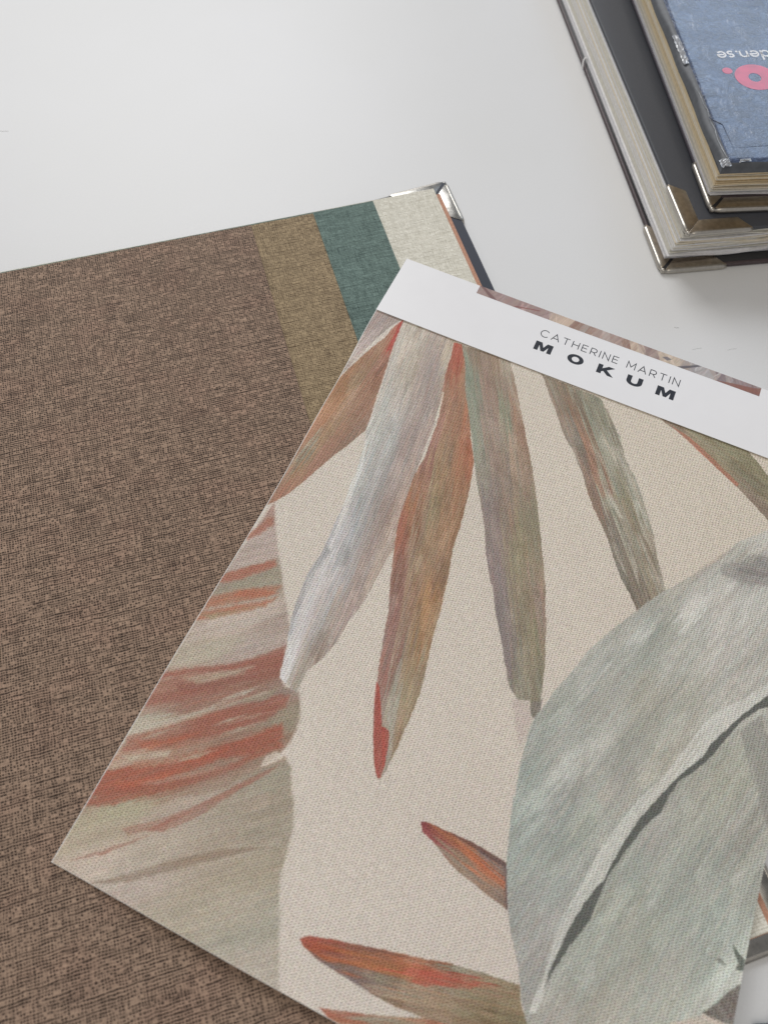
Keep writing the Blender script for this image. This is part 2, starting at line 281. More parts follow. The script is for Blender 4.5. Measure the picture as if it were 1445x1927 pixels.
  ([(51.9,332.8),(56.7,333.3),(63.6,321.3),(68.9,306.4),(79.1,286.2),(84.4,274.1),(91.2,261.7),(94.9,246.8),(97.2,231.6),(98.9,219.6),(99.5,208.8),(103.1,194.2),(106.0,178.6),(103.7,187.8),(106.7,176.3),(108.6,162.1),(110.5,152.0),(112.8,141.2),(114.3,132.6),(114.8,124.9),(114.8,115.9),(115.1,106.3),(114.8,99.7),(114.4,93.2),(113.6,88.9),(112.4,89.1),(108.6,93.7),(103.2,104.0),(97.5,116.8),(93.9,127.7),(91.2,134.6),(88.3,145.2),(86.3,151.6),(83.1,163.8),(78.2,175.8),(78.4,174.6),(74.4,187.3),(70.2,200.3),(67.8,209.0),(66.7,218.6),(65.6,228.3),(64.5,239.7),(65.5,252.5),(64.4,264.5),(62.6,279.9),(58.5,294.6),(55.5,308.6),(54.1,322.1)],-78.0,[(54.6,331.4,179,92,76),(58.9,322.6,166,102,83),(58.4,311.7,161,104,84),(67.8,302.4,159,121,97),(62.6,294.8,155,125,102),(73.4,281.8,158,121,97),(64.4,277.4,164,126,110),(84.5,267.9,163,114,89),(73.3,262.5,154,128,104),(65.5,258.8,158,117,104),(87.5,250.7,159,119,92),(76.5,242.4,157,134,106),(67.8,238.3,156,121,101),(92.3,229.3,158,125,98),(81.6,224.2,148,131,104),(70.4,220.3,160,118,89),(92.9,212.6,161,130,103),(81.4,207.1,154,130,109),(72.0,205.4,160,108,89),(97.0,194.0,146,120,99),(86.7,189.1,157,136,110),(78.0,186.3,154,119,104),(98.6,178.9,162,129,97),(91.9,171.9,155,123,103),(82.8,170.2,154,125,113),(99.7,172.9,165,129,94),(92.6,167.1,149,130,111),(87.0,163.2,155,120,110),(104.5,156.4,160,128,97),(97.9,149.7,158,139,121),(91.1,149.0,153,121,110),(95.5,134.3,158,114,102),(105.2,138.8,155,133,105),(103.0,133.1,165,149,129),(109.9,138.7,146,127,103),(99.8,122.4,148,130,119),(107.2,121.3,159,156,140),(111.9,123.5,148,131,104),(110.0,112.6,148,139,123),(112.8,113.9,148,124,101),(112.6,101.9,158,149,135)],0.5,0.8,1.1,1.0,5),
  ([(93.0,129.0),(95.5,127.1),(100.6,118.2),(104.3,111.1),(108.3,110.5),(110.8,104.2),(113.0,95.7),(113.6,90.2),(112.4,89.1),(109.2,92.9),(104.2,102.2),(99.3,113.2),(95.3,122.6)],-64.0,[(0,0,164,73,62)],0.4,0.6,0.5,0.9,4.0),
  ([(51.9,332.8),(56.9,333.4),(63.0,321.1),(63.1,310.5),(56.6,314.4),(54.1,323.9)],-63.0,[(0,0,170,97,79)],1.0,1.0,0.8,0.45,4.0),
  ([(65.6,228.3),(67.2,229.1),(69.3,212.6),(73.5,197.8),(73.9,189.8),(69.8,201.6),(66.2,216.8)],-78.0,[(0,0,164,102,81)],0.8,0.8,0.8,0.4,4.0),
  ([(81.3,275.8),(84.4,274.1),(91.0,261.6),(93.8,246.2),(89.6,251.8),(85.5,265.2)],-67.0,[(0,0,167,102,77)],0.8,0.8,0.8,0.5,4.0),
  ([(98.2,143.8),(100.1,143.5),(103.5,132.2),(105.8,120.7),(107.7,112.7),(104.6,115.7),(101.9,128.0)],-73.0,[(0,0,174,170,158)],0.6,0.8,0.9,0.6,4.0),
  ([(58.2,297.0),(59.3,296.6),(60.9,289.0),(62.1,278.8),(61.2,276.7),(60.3,285.4)],-82.0,[(0,0,218,206,187)],0.4,0.4,0.3,0.8,4.0),
  ([(56.9,332.8),(72.0,334.4),(86.8,334.4),(93.0,325.0),(101.7,308.7),(111.7,290.5),(121.3,273.1),(129.9,256.1),(138.6,237.1),(144.7,223.3),(150.5,210.0),(156.2,193.9),(157.0,193.6),(160.9,180.5),(163.6,173.3),(165.0,166.8),(167.4,156.3),(169.5,145.9),(166.4,145.0),(163.0,151.4),(158.1,149.6),(152.2,153.2),(146.3,162.8),(139.7,174.2),(132.7,184.7),(125.7,198.2),(124.4,199.0),(116.6,212.7),(110.1,227.8),(103.7,239.1),(98.2,248.3),(88.9,266.8),(79.7,284.8),(70.1,303.6),(64.2,319.9)],-64.0,[(64.8,330.9,148,131,113),(79.0,330.6,153,135,116),(86.7,329.0,169,157,140),(70.7,310.7,144,146,129),(80.6,312.1,157,134,120),(92.2,314.3,156,139,124),(79.2,291.1,147,145,129),(88.3,292.2,156,138,124),(96.4,299.4,144,143,122),(106.4,297.7,160,131,112),(87.9,272.6,150,148,132),(98.9,271.6,152,134,120),(111.0,274.3,158,138,119),(96.3,258.0,152,144,129),(111.8,254.8,145,129,116),(122.8,260.1,152,132,115),(108.0,241.2,137,124,117),(121.2,240.2,148,128,111),(131.9,245.3,138,130,108),(117.2,224.1,145,130,123),(130.8,227.7,141,131,106),(125.8,204.9,141,126,121),(133.8,212.7,150,140,116),(142.3,219.5,145,133,112),(135.2,189.8,129,118,113),(144.5,196.7,148,131,110),(151.6,200.1,159,134,117),(132.3,193.5,128,117,111),(141.5,197.8,145,133,112),(150.4,199.4,154,137,124),(140.1,179.4,139,127,120),(152.8,182.9,142,136,112),(148.1,167.2,139,127,121),(157.7,169.3,149,137,115),(155.5,156.5,138,131,114),(163.3,160.1,140,133,114)],0.5,0.8,0.9,1.0,4),
  ([(90.4,326.4),(93.6,325.3),(95.7,315.9),(92.8,318.0)],-63.0,[(0,0,133,146,123)],0.5,0.8,0.5,0.0,4.0),
  ([(58.9,330.7),(64.2,327.0),(74.7,305.8),(84.8,287.3),(94.4,266.3),(96.0,254.8),(85.1,274.5),(73.0,299.9)],-64.0,[(0,0,144,153,134)],1.0,1.0,0.9,0.35,4.0),
  ([(83.2,330.8),(84.3,331.4),(100.6,309.9),(110.7,293.3),(103.2,302.8)],-54.0,[(0,0,183,167,147)],0.5,0.5,0.9,0.5,4.0),
  ([(130.1,189.9),(131.7,191.9),(141.9,177.7),(150.8,160.1),(150.3,155.2),(143.0,168.5)],-60.0,[(0,0,127,116,114)],1.0,1.0,0.9,0.5,4.0),
  ([(164.4,152.3),(166.6,152.4),(168.5,155.4),(169.2,150.3),(169.2,145.2),(167.3,144.3),(164.8,148.2)],-56.0,[(0,0,123,117,109)],0.4,0.6,0.5,0.85,4.0),
  ([(155.2,148.3),(163.2,150.9),(167.0,143.6),(167.2,133.8),(166.7,129.2),(161.7,136.7)],-59.0,[(0,0,175,158,152)],1.6,1.0,0.5,0.5,4.0),
  ([(94.6,255.7),(99.4,247.4),(106.3,236.0),(116.2,215.3),(119.2,204.5),(112.8,219.2),(103.7,237.7)],-64.0,[(0,0,206,193,179)],0.5,0.8,0.5,0.0,4.0),
  ([(106.7,333.9),(108.5,332.4),(114.6,323.6),(123.8,311.2),(131.2,299.9),(140.1,291.2),(148.5,279.8),(154.5,270.3),(163.0,259.7),(171.8,249.6),(178.0,240.0),(185.4,230.0),(191.4,224.4),(197.3,216.8),(202.1,224.1),(208.4,233.6),(202.7,243.0),(199.1,250.0),(193.4,262.5),(185.3,275.6),(176.8,289.1),(168.2,299.0),(160.6,312.6),(151.4,323.1),(143.5,332.9)],-55.0,[(118.0,328.3,147,135,118),(129.5,330.8,146,138,120),(142.2,329.2,139,136,118),(127.4,311.4,150,134,120),(135.5,312.4,150,124,105),(142.8,315.9,150,148,131),(150.9,316.8,143,138,120),(140.5,297.1,145,133,119),(148.3,295.1,155,123,103),(154.4,298.1,151,148,131),(161.6,301.5,169,162,146),(152.2,282.9,141,125,112),(157.0,282.4,155,125,107),(164.0,285.8,151,148,131),(172.8,287.2,173,168,152),(158.7,269.6,148,121,104),(167.1,268.2,154,154,136),(173.6,276.7,142,136,112),(180.3,277.2,165,160,144),(170.7,256.8,129,119,107),(175.5,259.1,173,166,149),(181.4,261.9,150,140,119),(188.2,265.2,169,162,146),(178.9,247.9,139,127,113),(188.6,252.5,147,135,118),(186.0,238.8,133,123,108),(193.6,242.4,152,141,122),(193.6,227.8,125,115,102),(199.9,235.6,148,139,120),(203.7,237.4,158,150,135)],0.5,1.2,1.2,1.0,5),
  ([(162.6,302.0),(164.4,300.7),(173.1,290.1),(178.9,281.9),(176.2,283.4),(167.6,293.1)],-51.0,[(0,0,187,180,165)],0.5,0.8,1.0,0.65,4.0),
  ([(163.2,277.2),(164.9,277.3),(173.1,267.1),(178.8,263.2),(174.2,263.7),(168.1,268.7)],-42.0,[(0,0,187,180,165)],0.5,0.8,1.0,0.65,4.0),
  ([(179.0,273.9),(180.0,274.4),(187.9,262.4),(193.4,254.8),(189.2,257.9)],-53.0,[(0,0,187,180,165)],0.5,0.8,1.0,0.65,4.0),
  ([(170.0,255.2),(171.5,255.9),(178.3,246.3),(187.9,232.4),(185.1,234.7),(176.7,244.3)],-52.0,[(0,0,187,180,165)],0.5,0.8,1.0,0.65,4.0),
  ([(182.4,250.8),(183.8,250.8),(191.1,240.0),(195.1,229.7),(191.7,234.2)],-59.0,[(0,0,187,180,165)],0.5,0.8,1.0,0.65,4.0),
  ([(147.7,327.3),(149.5,327.4),(159.2,313.4),(165.7,303.5),(161.1,307.0)],-53.0,[(0,0,122,113,98)],0.4,0.8,1.0,0.6,4.0),
  ([(195.3,251.9),(198.0,251.9),(202.4,244.1),(206.6,236.4),(202.0,241.5)],-54.0,[(0,0,122,113,98)],0.4,0.8,1.0,0.6,4.0),
  ([(164.7,257.9),(167.5,257.9),(176.6,248.1),(174.7,247.2)],-39.0,[(0,0,122,113,98)],0.4,0.8,1.0,0.6,4.0),
  ([(175.4,335.4),(177.4,334.8),(228.2,334.9),(236.4,328.9),(242.6,323.4),(273.6,308.4),(277.8,284.8),(248.4,295.8),(240.0,301.7),(229.7,308.2),(216.8,315.2),(203.4,323.0),(190.0,329.7),(182.1,332.6)],-25.0,[(184.1,334.3,148,131,115),(196.9,330.1,151,139,116),(207.0,332.0,146,136,111),(219.2,329.2,140,132,105),(231.8,323.8,142,134,108),(215.9,319.0,143,133,108),(232.0,312.8,137,125,107),(242.2,312.2,134,125,103),(244.3,302.4,138,123,108),(264.8,297.7,144,131,111)],0.5,0.8,0.8,1.0,4.0),
  ([(184.6,332.3),(194.7,329.8),(206.5,324.5),(217.2,318.2),(229.0,311.3),(228.4,309.0),(215.4,316.0),(202.2,323.2),(190.0,329.7)],-28.0,[(0,0,181,105,86)],0.5,0.7,0.8,0.7,4.0),
  ([(275.1,313.6),(249.5,290.6),(244.3,284.7),(237.0,277.7),(232.9,270.0),(227.5,260.0),(219.5,249.0),(211.0,237.2),(205.9,231.1),(200.6,222.6),(197.4,216.9),(192.3,208.2),(186.2,197.1),(181.1,186.5),(178.4,177.3),(175.7,168.7),(172.6,161.5),(170.7,153.5),(168.5,146.9),(167.5,141.8),(168.3,132.2),(168.8,124.5),(170.2,117.2),(171.9,108.1),(171.1,108.7),(173.5,98.2),(175.9,88.8),(177.7,81.7),(181.5,71.8),(184.4,65.6),(187.4,59.6),(191.2,54.0),(196.0,47.0),(198.8,41.3),(203.9,32.1),(210.6,22.0),(327.9,75.2),(308.4,197.0)],71.0,[(249.0,285.7,193,189,178),(238.9,273.9,182,179,168),(241.6,261.7,159,156,147),(250.3,265.8,151,147,141),(235.0,248.6,194,191,182),(221.3,227.1,196,193,184),(249.7,246.9,189,187,178),(239.1,231.3,195,191,182),(211.3,228.8,176,172,160),(204.7,218.2,164,162,152),(215.1,214.8,162,162,151),(203.4,206.2,188,187,178),(228.3,217.9,175,174,165),(193.1,199.3,168,166,156),(209.6,200.9,162,163,153),(199.6,187.3,170,170,160),(186.0,185.8,175,174,165),(197.6,178.5,168,166,156),(187.1,176.5,181,180,171),(219.9,196.8,176,174,164),(243.5,212.8,185,181,172),(231.5,187.6,174,172,160),(254.7,203.3,180,176,166),(211.4,178.2,172,169,156),(190.0,158.8,168,167,157),(177.0,156.5,166,167,157),(203.1,160.3,176,174,164),(219.6,165.2,166,164,152),(186.1,143.2,171,171,162),(174.4,137.8,160,162,153),(199.0,144.7,181,179,169),(211.8,146.2,159,158,148),(227.3,153.4,178,174,161),(186.1,129.8,183,183,174),(174.4,120.1,159,163,154),(196.2,125.9,164,163,154),(211.4,132.9,170,167,158),(180.8,107.3,172,177,168),(177.9,93.7,159,164,156),(190.8,116.2,162,163,156),(195.6,101.9,155,158,150),(204.4,114.1,171,173,161),(189.4,83.2,165,169,160),(187.8,67.1,160,159,152),(199.0,79.8,163,166,158),(197.6,60.6,166,163,156),(199.9,47.4,162,159,152),(228.3,105.0,160,161,151),(236.3,120.7,164,161,152),(245.6,133.2,168,167,155),(257.9,151.5,172,171,157),(269.8,136.1,164,161,151),(228.7,89.7,166,167,155),(245.7,101.3,162,164,154),(258.4,114.9,162,164,154),(273.9,118.1,167,167,156),(225.6,73.4,168,169,157),(243.2,81.4,163,166,154),(256.4,91.2,165,169,159),(269.8,101.0,170,174,164),(219.1,56.1,166,167,156),(236.4,64.0,170,169,157),(252.8,75.0,168,167,157),(266.7,81.4,162,166,156),(272.2,74.8,195,200,189),(255.8,63.9,179,179,167),(216.3,41.1,172,167,157),(236.6,50.3,174,171,159),(269.8,68.9,186,187,175)],0.7,0.8,0.7,1.0,2.5),
  ([(231.3,260.2),(237.1,264.6),(244.2,267.4),(253.1,273.3),(266.8,279.2),(269.6,264.9),(256.1,259.1),(248.6,256.1),(238.5,254.1),(231.7,254.7)],7.0,[(0,0,140,135,130)],2.2,2.5,1.2,0.7,4.0),
  ([(237.3,259.6),(242.9,264.5),(254.6,266.1),(255.2,263.1),(244.7,260.9)],11.0,[(0,0,118,113,109)],1.2,1.5,1.2,0.5,4.0),
  ([(218.7,240.9),(227.8,258.5),(237.5,275.6),(238.9,278.0),(228.4,264.4),(219.4,249.5)],61.0,[(0,0,168,156,145)],1.2,1.2,0.8,0.6,4.0),
  ([(237.9,278.1),(249.5,290.6),(262.3,302.7),(265.2,287.6),(252.8,274.8),(242.2,272.1)],45.0,[(0,0,198,194,184)],2.0,1.5,0.8,0.6,4.0),
  ([(258.9,180.7),(262.1,185.9),(266.2,191.5),(269.3,195.8),(289.8,205.3),(314.8,156.9),(280.2,143.4),(274.4,153.2),(270.9,161.8),(265.5,170.8),(271.8,157.4),(266.3,167.1),(262.0,174.9)],-56.0,[(0,0,146,143,135)],0.8,1.0,0.5,0.85,4.0),
  ([(266.1,194.3),(269.1,196.6),(275.4,189.3),(277.6,178.5),(271.8,183.5),(268.9,187.2)],-54.0,[(0,0,179,176,166)],0.6,0.8,0.5,0.8,4.0),
  ([(277.4,223.8),(266.5,208.8),(263.4,204.5),(256.5,195.5),(246.7,184.3),(241.7,175.5),(238.3,164.8),(232.7,149.7),(229.0,141.1),(223.8,132.1),(219.0,119.2),(213.6,103.8),(211.0,88.4),(206.9,73.7),(205.8,60.0),(206.2,47.5),(204.6,34.4),(208.2,35.4),(208.2,45.2),(208.4,52.6),(209.5,58.8),(210.1,66.3),(211.5,72.1),(213.6,80.5),(216.2,87.8),(218.7,92.8),(220.6,103.0),(222.4,110.6),(226.3,123.4),(231.0,133.9),(235.7,144.7),(240.4,152.9),(245.6,161.5),(251.3,175.8),(258.1,188.2),(264.0,197.6),(267.6,203.6),(279.0,215.6)],-111.0,[(0,0,205,203,194)],0.7,0.6,0.5,0.85,4.0),
  ([(252.4,171.4),(250.3,165.5),(246.8,158.5),(243.7,153.6),(238.6,146.9),(235.8,137.9),(233.9,129.4),(229.3,121.5),(227.1,114.8),(224.1,107.8),(221.1,98.5),(219.7,92.4),(219.0,86.7),(217.9,77.2),(216.0,70.5),(212.8,63.2),(211.0,56.7),(208.8,49.3),(208.1,44.9),(208.1,52.5),(209.4,59.1),(210.1,66.3),(211.4,72.4),(214.0,81.8),(216.2,87.5),(218.7,92.8),(220.6,103.0),(222.5,110.3),(226.3,123.4),(231.0,133.9),(235.7,144.7),(240.4,152.9),(245.6,161.5),(247.8,168.8),(258.1,188.2),(264.0,197.6),(267.7,203.1),(279.2,214.8),(280.7,206.8),(268.9,197.5),(264.8,194.1),(259.4,186.5),(255.3,177.7)],-109.0,[(0,0,94,95,89)],0.45,0.9,0.05,1.0,4.0),
  ([(214.4,217.5),(220.8,229.0),(233.3,247.8),(239.1,251.6),(234.0,233.1),(223.2,219.6)],69.0,[(0,0,204,201,192)],2.0,2.0,1.0,0.45,4.0),
  ([(196.1,198.7),(203.4,209.3),(207.0,209.9),(202.4,199.6)],69.0,[(0,0,200,199,190)],2.0,2.0,1.0,0.55,4.0),
  ([(193.6,179.5),(196.4,194.7),(213.2,214.9),(222.8,214.2),(211.9,199.0),(204.4,186.6)],69.0,[(0,0,156,156,146)],2.0,2.0,1.0,0.45,4.0),
  ([(181.1,118.8),(186.6,136.2),(193.9,146.8),(194.1,137.9),(188.2,123.8)],69.0,[(0,0,196,195,186)],2.0,2.0,1.0,0.5,4.0),
  ([(200.4,134.7),(211.8,155.2),(220.1,163.6),(219.9,151.7),(210.3,136.7)],69.0,[(0,0,155,153,145)],2.0,2.0,1.0,0.4,4.0),
  ([(181.7,117.1),(185.4,131.8),(192.4,143.0),(192.3,132.4),(186.8,117.7)],65.0,[(0,0,196,195,186)],2.0,2.0,1.0,0.5,4.0),
  ([(198.8,87.5),(208.9,108.0),(215.6,119.3),(213.2,105.2),(206.0,86.1)],65.0,[(0,0,187,183,172)],2.0,2.0,1.0,0.4,4.0),
  ([(185.8,76.9),(191.6,88.9),(197.8,80.8),(196.2,66.6)],65.0,[(0,0,159,152,147)],2.0,2.0,1.0,0.35,4.0),
  ([(244.3,183.2),(251.3,198.8),(254.3,205.1),(250.8,192.8)],69.0,[(0,0,166,163,152)],2.0,2.0,1.0,0.5,4.0),
  ([(168.3,142.2),(175.9,167.9),(186.0,191.9),(196.8,212.4),(187.6,192.6),(178.3,166.6),(171.4,143.6)],69.0,[(0,0,156,157,147)],2.0,2.0,1.0,0.45,4.0),
  ([(249.2,94.0),(248.1,90.3),(248.0,88.1),(246.2,84.0),(243.8,81.4),(241.8,79.9),(242.6,83.3),(242.9,85.7),(244.8,89.0),(247.0,92.1)],65.0,[(0,0,182,174,159)],1.2,2.2,0.8,0.28,4.0),
  ([(227.0,217.5),(227.3,213.7),(227.9,211.2),(227.2,206.3),(226.2,203.4),(224.9,199.1),(224.7,203.8),(223.9,205.9),(224.4,211.6),(225.8,214.0)],69.0,[(0,0,194,193,182)],1.2,2.2,0.8,0.29,4.0),
  ([(272.0,120.1),(273.3,119.3),(273.3,117.2),(271.8,115.4),(270.5,114.2),(269.3,114.2),(268.5,115.0),(268.6,116.5),(269.1,118.1),(270.4,119.7)],65.0,[(0,0,200,199,190)],1.2,2.2,0.8,0.36,4.0),
  ([(212.7,114.4),(213.3,113.8),(213.8,112.5),(212.9,110.3),(211.5,109.5),(210.4,109.1),(209.7,109.7),(209.9,111.5),(210.6,113.2),(211.7,115.0)],65.0,[(0,0,162,160,149)],1.2,2.2,0.8,0.23,4.0),
  ([(194.3,136.9),(195.3,134.1),(195.9,131.3),(195.7,127.6),(194.6,124.0),(193.1,124.6),(191.4,123.9),(190.7,127.2),(191.0,131.6),(192.8,133.3)],69.0,[(0,0,200,199,190)],1.2,2.2,0.8,0.27,4.0),
  ([(221.2,223.8),(222.1,222.6),(221.8,219.3),(219.6,216.0),(217.7,212.5),(215.5,210.9),(216.1,214.9),(215.6,217.2),(217.7,220.9),(219.6,223.1)],69.0,[(0,0,162,160,149)],1.2,2.2,0.8,0.25,4.0),
  ([(276.2,113.5),(276.1,111.9),(275.1,109.8),(274.3,107.5),(273.0,106.3),(272.3,106.3),(271.9,106.8),(272.7,108.7),(273.5,110.6),(274.7,111.7)],65.0,[(0,0,182,174,159)],1.2,2.2,0.8,0.42,4.0),
  ([(234.6,85.3),(235.3,85.0),(235.7,83.6),(234.9,81.2),(233.7,79.7),(232.7,79.3),(232.2,80.2),(232.4,81.9),(232.8,83.6),(233.7,85.7)],65.0,[(0,0,182,174,159)],1.2,2.2,0.8,0.3,4.0),
  ([(251.5,99.0),(252.3,98.4),(252.3,96.5),(251.0,94.1),(249.5,93.0),(247.7,91.6),(247.3,93.2),(247.6,95.3),(249.1,97.1),(250.3,99.2)],65.0,[(0,0,156,157,149)],1.2,2.2,0.8,0.29,4.0),
  ([(234.4,91.4),(234.8,90.0),(235.3,88.6),(234.3,86.6),(233.6,84.3),(232.7,84.3),(232.1,85.0),(232.0,86.6),(232.6,88.3),(233.3,90.8)],65.0,[(0,0,194,193,182)],1.2,2.2,0.8,0.41,4.0),
  ([(252.2,94.1),(253.1,93.3),(252.8,91.6),(252.2,89.8),(250.8,88.5),(249.4,88.4),(248.4,89.2),(249.2,91.1),(249.7,92.4),(250.8,93.8)],65.0,[(0,0,194,193,182)],1.2,2.2,0.8,0.27,4.0),
  ([(228.4,186.5),(229.0,185.9),(229.4,184.0),(229.2,181.2),(228.7,178.9),(228.0,178.4),(227.2,178.2),(226.9,180.8),(226.9,183.9),(227.6,186.7)],69.0,[(0,0,194,193,182)],1.2,2.2,0.8,0.39,4.0),
  ([(218.1,115.1),(218.4,113.0),(217.9,110.0),(215.2,106.2),(213.0,104.3),(211.5,103.8),(210.6,104.8),(211.0,107.9),(213.7,111.3),(215.9,113.7)],65.0,[(0,0,194,193,182)],1.2,2.2,0.8,0.32,4.0),
  ([(210.5,132.9),(211.3,130.7),(210.9,127.8),(210.4,124.4),(208.4,123.6),(207.0,122.8),(205.6,123.0),(205.5,125.8),(207.0,128.5),(208.4,131.4)],65.0,[(0,0,182,174,159)],1.2,2.2,0.8,0.31,4.0),
  ([(224.5,62.9),(225.1,60.8),(225.9,58.8),(224.4,54.8),(222.9,52.1),(221.5,51.4),(219.9,50.9),(220.4,55.0),(221.5,58.4),(222.8,61.5)],65.0,[(0,0,200,199,190)],1.2,2.2,0.8,0.37,4.0),
  ([(243.1,241.3),(244.1,240.8),(244.4,238.7),(244.5,236.6),(243.6,235.4),(242.7,233.9),(241.5,234.0),(241.0,236.2),(241.5,238.5),(242.1,240.5)],69.0,[(0,0,162,160,149)],1.2,2.2,0.8,0.34,4.0),
  ([(269.6,87.1),(270.2,86.8),(269.8,85.6),(269.0,84.3),(268.2,84.0),(267.5,83.6),(267.0,83.9),(267.2,85.1),(268.2,86.1),(268.9,86.7)],65.0,[(0,0,182,174,159)],1.2,2.2,0.8,0.32,4.0),
  ([(223.3,150.7),(223.8,149.2),(223.3,146.6),(222.2,143.6),(220.5,142.3),(219.2,141.8),(218.0,142.3),(219.2,145.3),(220.2,147.7),(221.8,150.4)],65.0,[(0,0,200,199,190)],1.2,2.2,0.8,0.29,4.0),
  ([(241.1,96.5),(241.7,95.9),(241.5,93.8),(240.6,91.5),(239.6,90.0),(238.8,89.2),(238.7,90.6),(238.4,91.7),(239.3,93.8),(240.1,95.0)],65.0,[(0,0,200,199,190)],1.2,2.2,0.8,0.37,4.0),
  ([(281.2,82.5),(282.4,82.2),(282.8,80.9),(281.8,79.5),(280.5,79.1),(279.4,78.8),(278.0,79.0),(278.6,80.6),(278.9,81.9),(280.1,82.6)],65.0,[(0,0,194,193,182)],1.2,2.2,0.8,0.24,4.0),
  ([(249.6,92.4),(250.2,92.0),(249.6,89.1),(249.2,86.9),(248.4,84.0),(247.7,83.5),(247.4,84.6),(247.3,86.5),(247.9,89.7),(248.8,91.1)],65.0,[(0,0,156,157,149)],1.2,2.2,0.8,0.25,4.0),
  ([(222.1,198.2),(223.0,197.3),(221.9,194.1),(220.6,190.6),(218.5,188.6),(217.4,189.2),(216.8,190.3),(217.3,192.8),(218.7,196.4),(220.7,197.6)],69.0,[(0,0,200,199,190)],1.2,2.2,0.8,0.37,4.0),
  ([(198.0,73.9),(199.2,74.2),(199.6,72.6),(199.4,71.1),(199.0,69.5),(197.8,69.7),(196.6,69.3),(196.5,70.9),(196.5,72.2),(196.7,74.0)],65.0,[(0,0,194,193,182)],1.2,2.2,0.8,0.39,4.0),
  ([(184.6,132.9),(186.0,132.7),(185.8,130.4),(185.8,128.1),(184.4,126.5),(182.8,125.9),(182.1,127.4),(181.4,128.9),(182.3,131.0),(183.4,132.3)],69.0,[(0,0,162,160,149)],1.2,2.2,0.8,0.44,4.0),
  ([(206.2,138.5),(206.4,137.7),(206.1,136.4),(205.1,134.8),(203.9,133.3),(202.6,132.4),(202.5,133.8),(203.3,135.7),(204.4,137.5),(205.6,138.6)],65.0,[(0,0,182,174,159)],1.2,2.2,0.8,0.43,4.0),
  ([(206.8,82.7),(208.1,81.9),(208.3,78.6),(208.9,75.2),(207.8,71.9),(206.3,70.8),(205.4,73.2),(204.0,74.5),(204.7,78.4),(205.3,82.1)],65.0,[(0,0,156,157,149)],1.2,2.2,0.8,0.44,4.0),
  ([(237.8,70.6),(238.5,69.8),(238.3,66.8),(238.1,64.3),(237.4,62.6),(236.7,61.4),(236.3,62.4),(235.9,64.0),(235.9,67.1),(236.9,69.0)],65.0,[(0,0,156,157,149)],1.2,2.2,0.8,0.26,4.0),
  ([(273.1,126.4),(273.8,126.3),(273.5,124.7),(272.4,123.0),(271.3,121.6),(270.4,121.3),(269.9,121.8),(270.7,123.7),(271.5,125.1),(272.6,127.1)],65.0,[(0,0,182,174,159)],1.2,2.2,0.8,0.35,4.0),
  ([(250.7,103.5),(250.4,101.3),(249.9,98.7),(248.7,94.8),(247.2,91.5),(246.8,92.3),(246.2,92.2),(246.9,95.3),(248.2,98.6),(249.3,101.0)],65.0,[(0,0,156,157,149)],1.2,2.2,0.8,0.4,4.0),
  ([(186.7,125.8),(187.8,125.1),(188.4,123.8),(188.4,122.2),(187.7,120.6),(186.3,120.3),(185.3,121.1),(184.9,122.2),(184.2,123.7),(185.2,125.2)],69.0,[(0,0,194,193,182)],1.2,2.2,0.8,0.35,4.0),
  ([(198.6,91.0),(199.4,90.7),(199.1,88.9),(198.3,86.9),(197.0,85.2),(195.6,84.6),(195.3,86.0),(195.8,87.9),(196.6,89.8),(197.7,90.8)],65.0,[(0,0,194,193,182)],1.2,2.2,0.8,0.4,4.0),
  ([(200.6,68.1),(201.2,68.5),(200.4,64.7),(199.8,62.1),(199.1,59.9),(198.2,57.7),(197.9,58.6),(198.6,62.2),(199.2,64.7),(199.9,67.5)],65.0,[(0,0,200,199,190)],1.2,2.2,0.8,0.41,4.0),
  ([(182.3,116.1),(183.3,116.8),(183.3,113.5),(182.6,110.4),(182.0,108.3),(181.2,107.2),(180.5,107.6),(180.0,109.8),(180.4,113.8),(181.5,116.4)],65.0,[(0,0,194,193,182)],1.2,2.2,0.8,0.34,4.0),
  ([(208.9,127.1),(210.3,126.7),(210.7,124.9),(209.6,123.2),(208.6,121.4),(206.9,121.6),(205.8,122.5),(205.6,124.1),(206.1,125.9),(207.5,126.9)],65.0,[(0,0,182,174,159)],1.2,2.2,0.8,0.32,4.0),
  ([(213.2,163.2),(213.2,160.8),(213.8,158.6),(211.6,155.7),(209.8,154.6),(207.2,152.3),(207.8,155.7),(207.4,157.8),(209.1,160.8),(211.4,163.6)],69.0,[(0,0,162,160,149)],1.2,2.2,0.8,0.33,4.0),
  ([(275.6,93.0),(277.1,91.9),(279.4,90.1),(281.9,89.1),(282.1,84.9),(278.6,84.0),(279.5,86.9),(277.4,89.2)],-51.0,[(0,0,93,97,89)],0.5,0.8,0.4,0.9,4.0),
  ([(269.9,84.3),(271.9,85.6),(275.0,84.1),(273.6,83.2)],-2.0,[(0,0,120,120,112)],0.6,0.8,0.4,0.7,4.0),
  ([(274.3,75.7),(277.7,80.8),(281.5,84.3),(283.5,82.0),(279.1,77.9),(274.5,71.7),(271.3,66.1),(268.2,63.4)],-116.0,[(0,0,207,205,196)],1.0,1.0,0.5,0.6,4.0),
  ([(281.4,79.7),(278.7,76.4),(273.7,68.6),(269.6,63.5),(272.7,63.4),(283.0,64.1),(293.9,69.0),(285.6,79.5)],-41.0,[(0,0,98,88,82)],0.5,0.8,0.8,0.92,4.0),
  ([(274.0,67.4),(279.0,75.1),(282.2,74.5),(282.2,67.7),(276.8,65.2)],41.0,[(0,0,118,103,95)],1.2,1.2,1.0,0.5,4.0),
  ([(269.7,63.4),(267.3,60.9),(258.3,54.8),(257.6,43.3),(294.3,60.0),(282.2,64.4)],-8.0,[(0,0,197,180,166)],1.2,1.0,0.5,0.85,4.0),
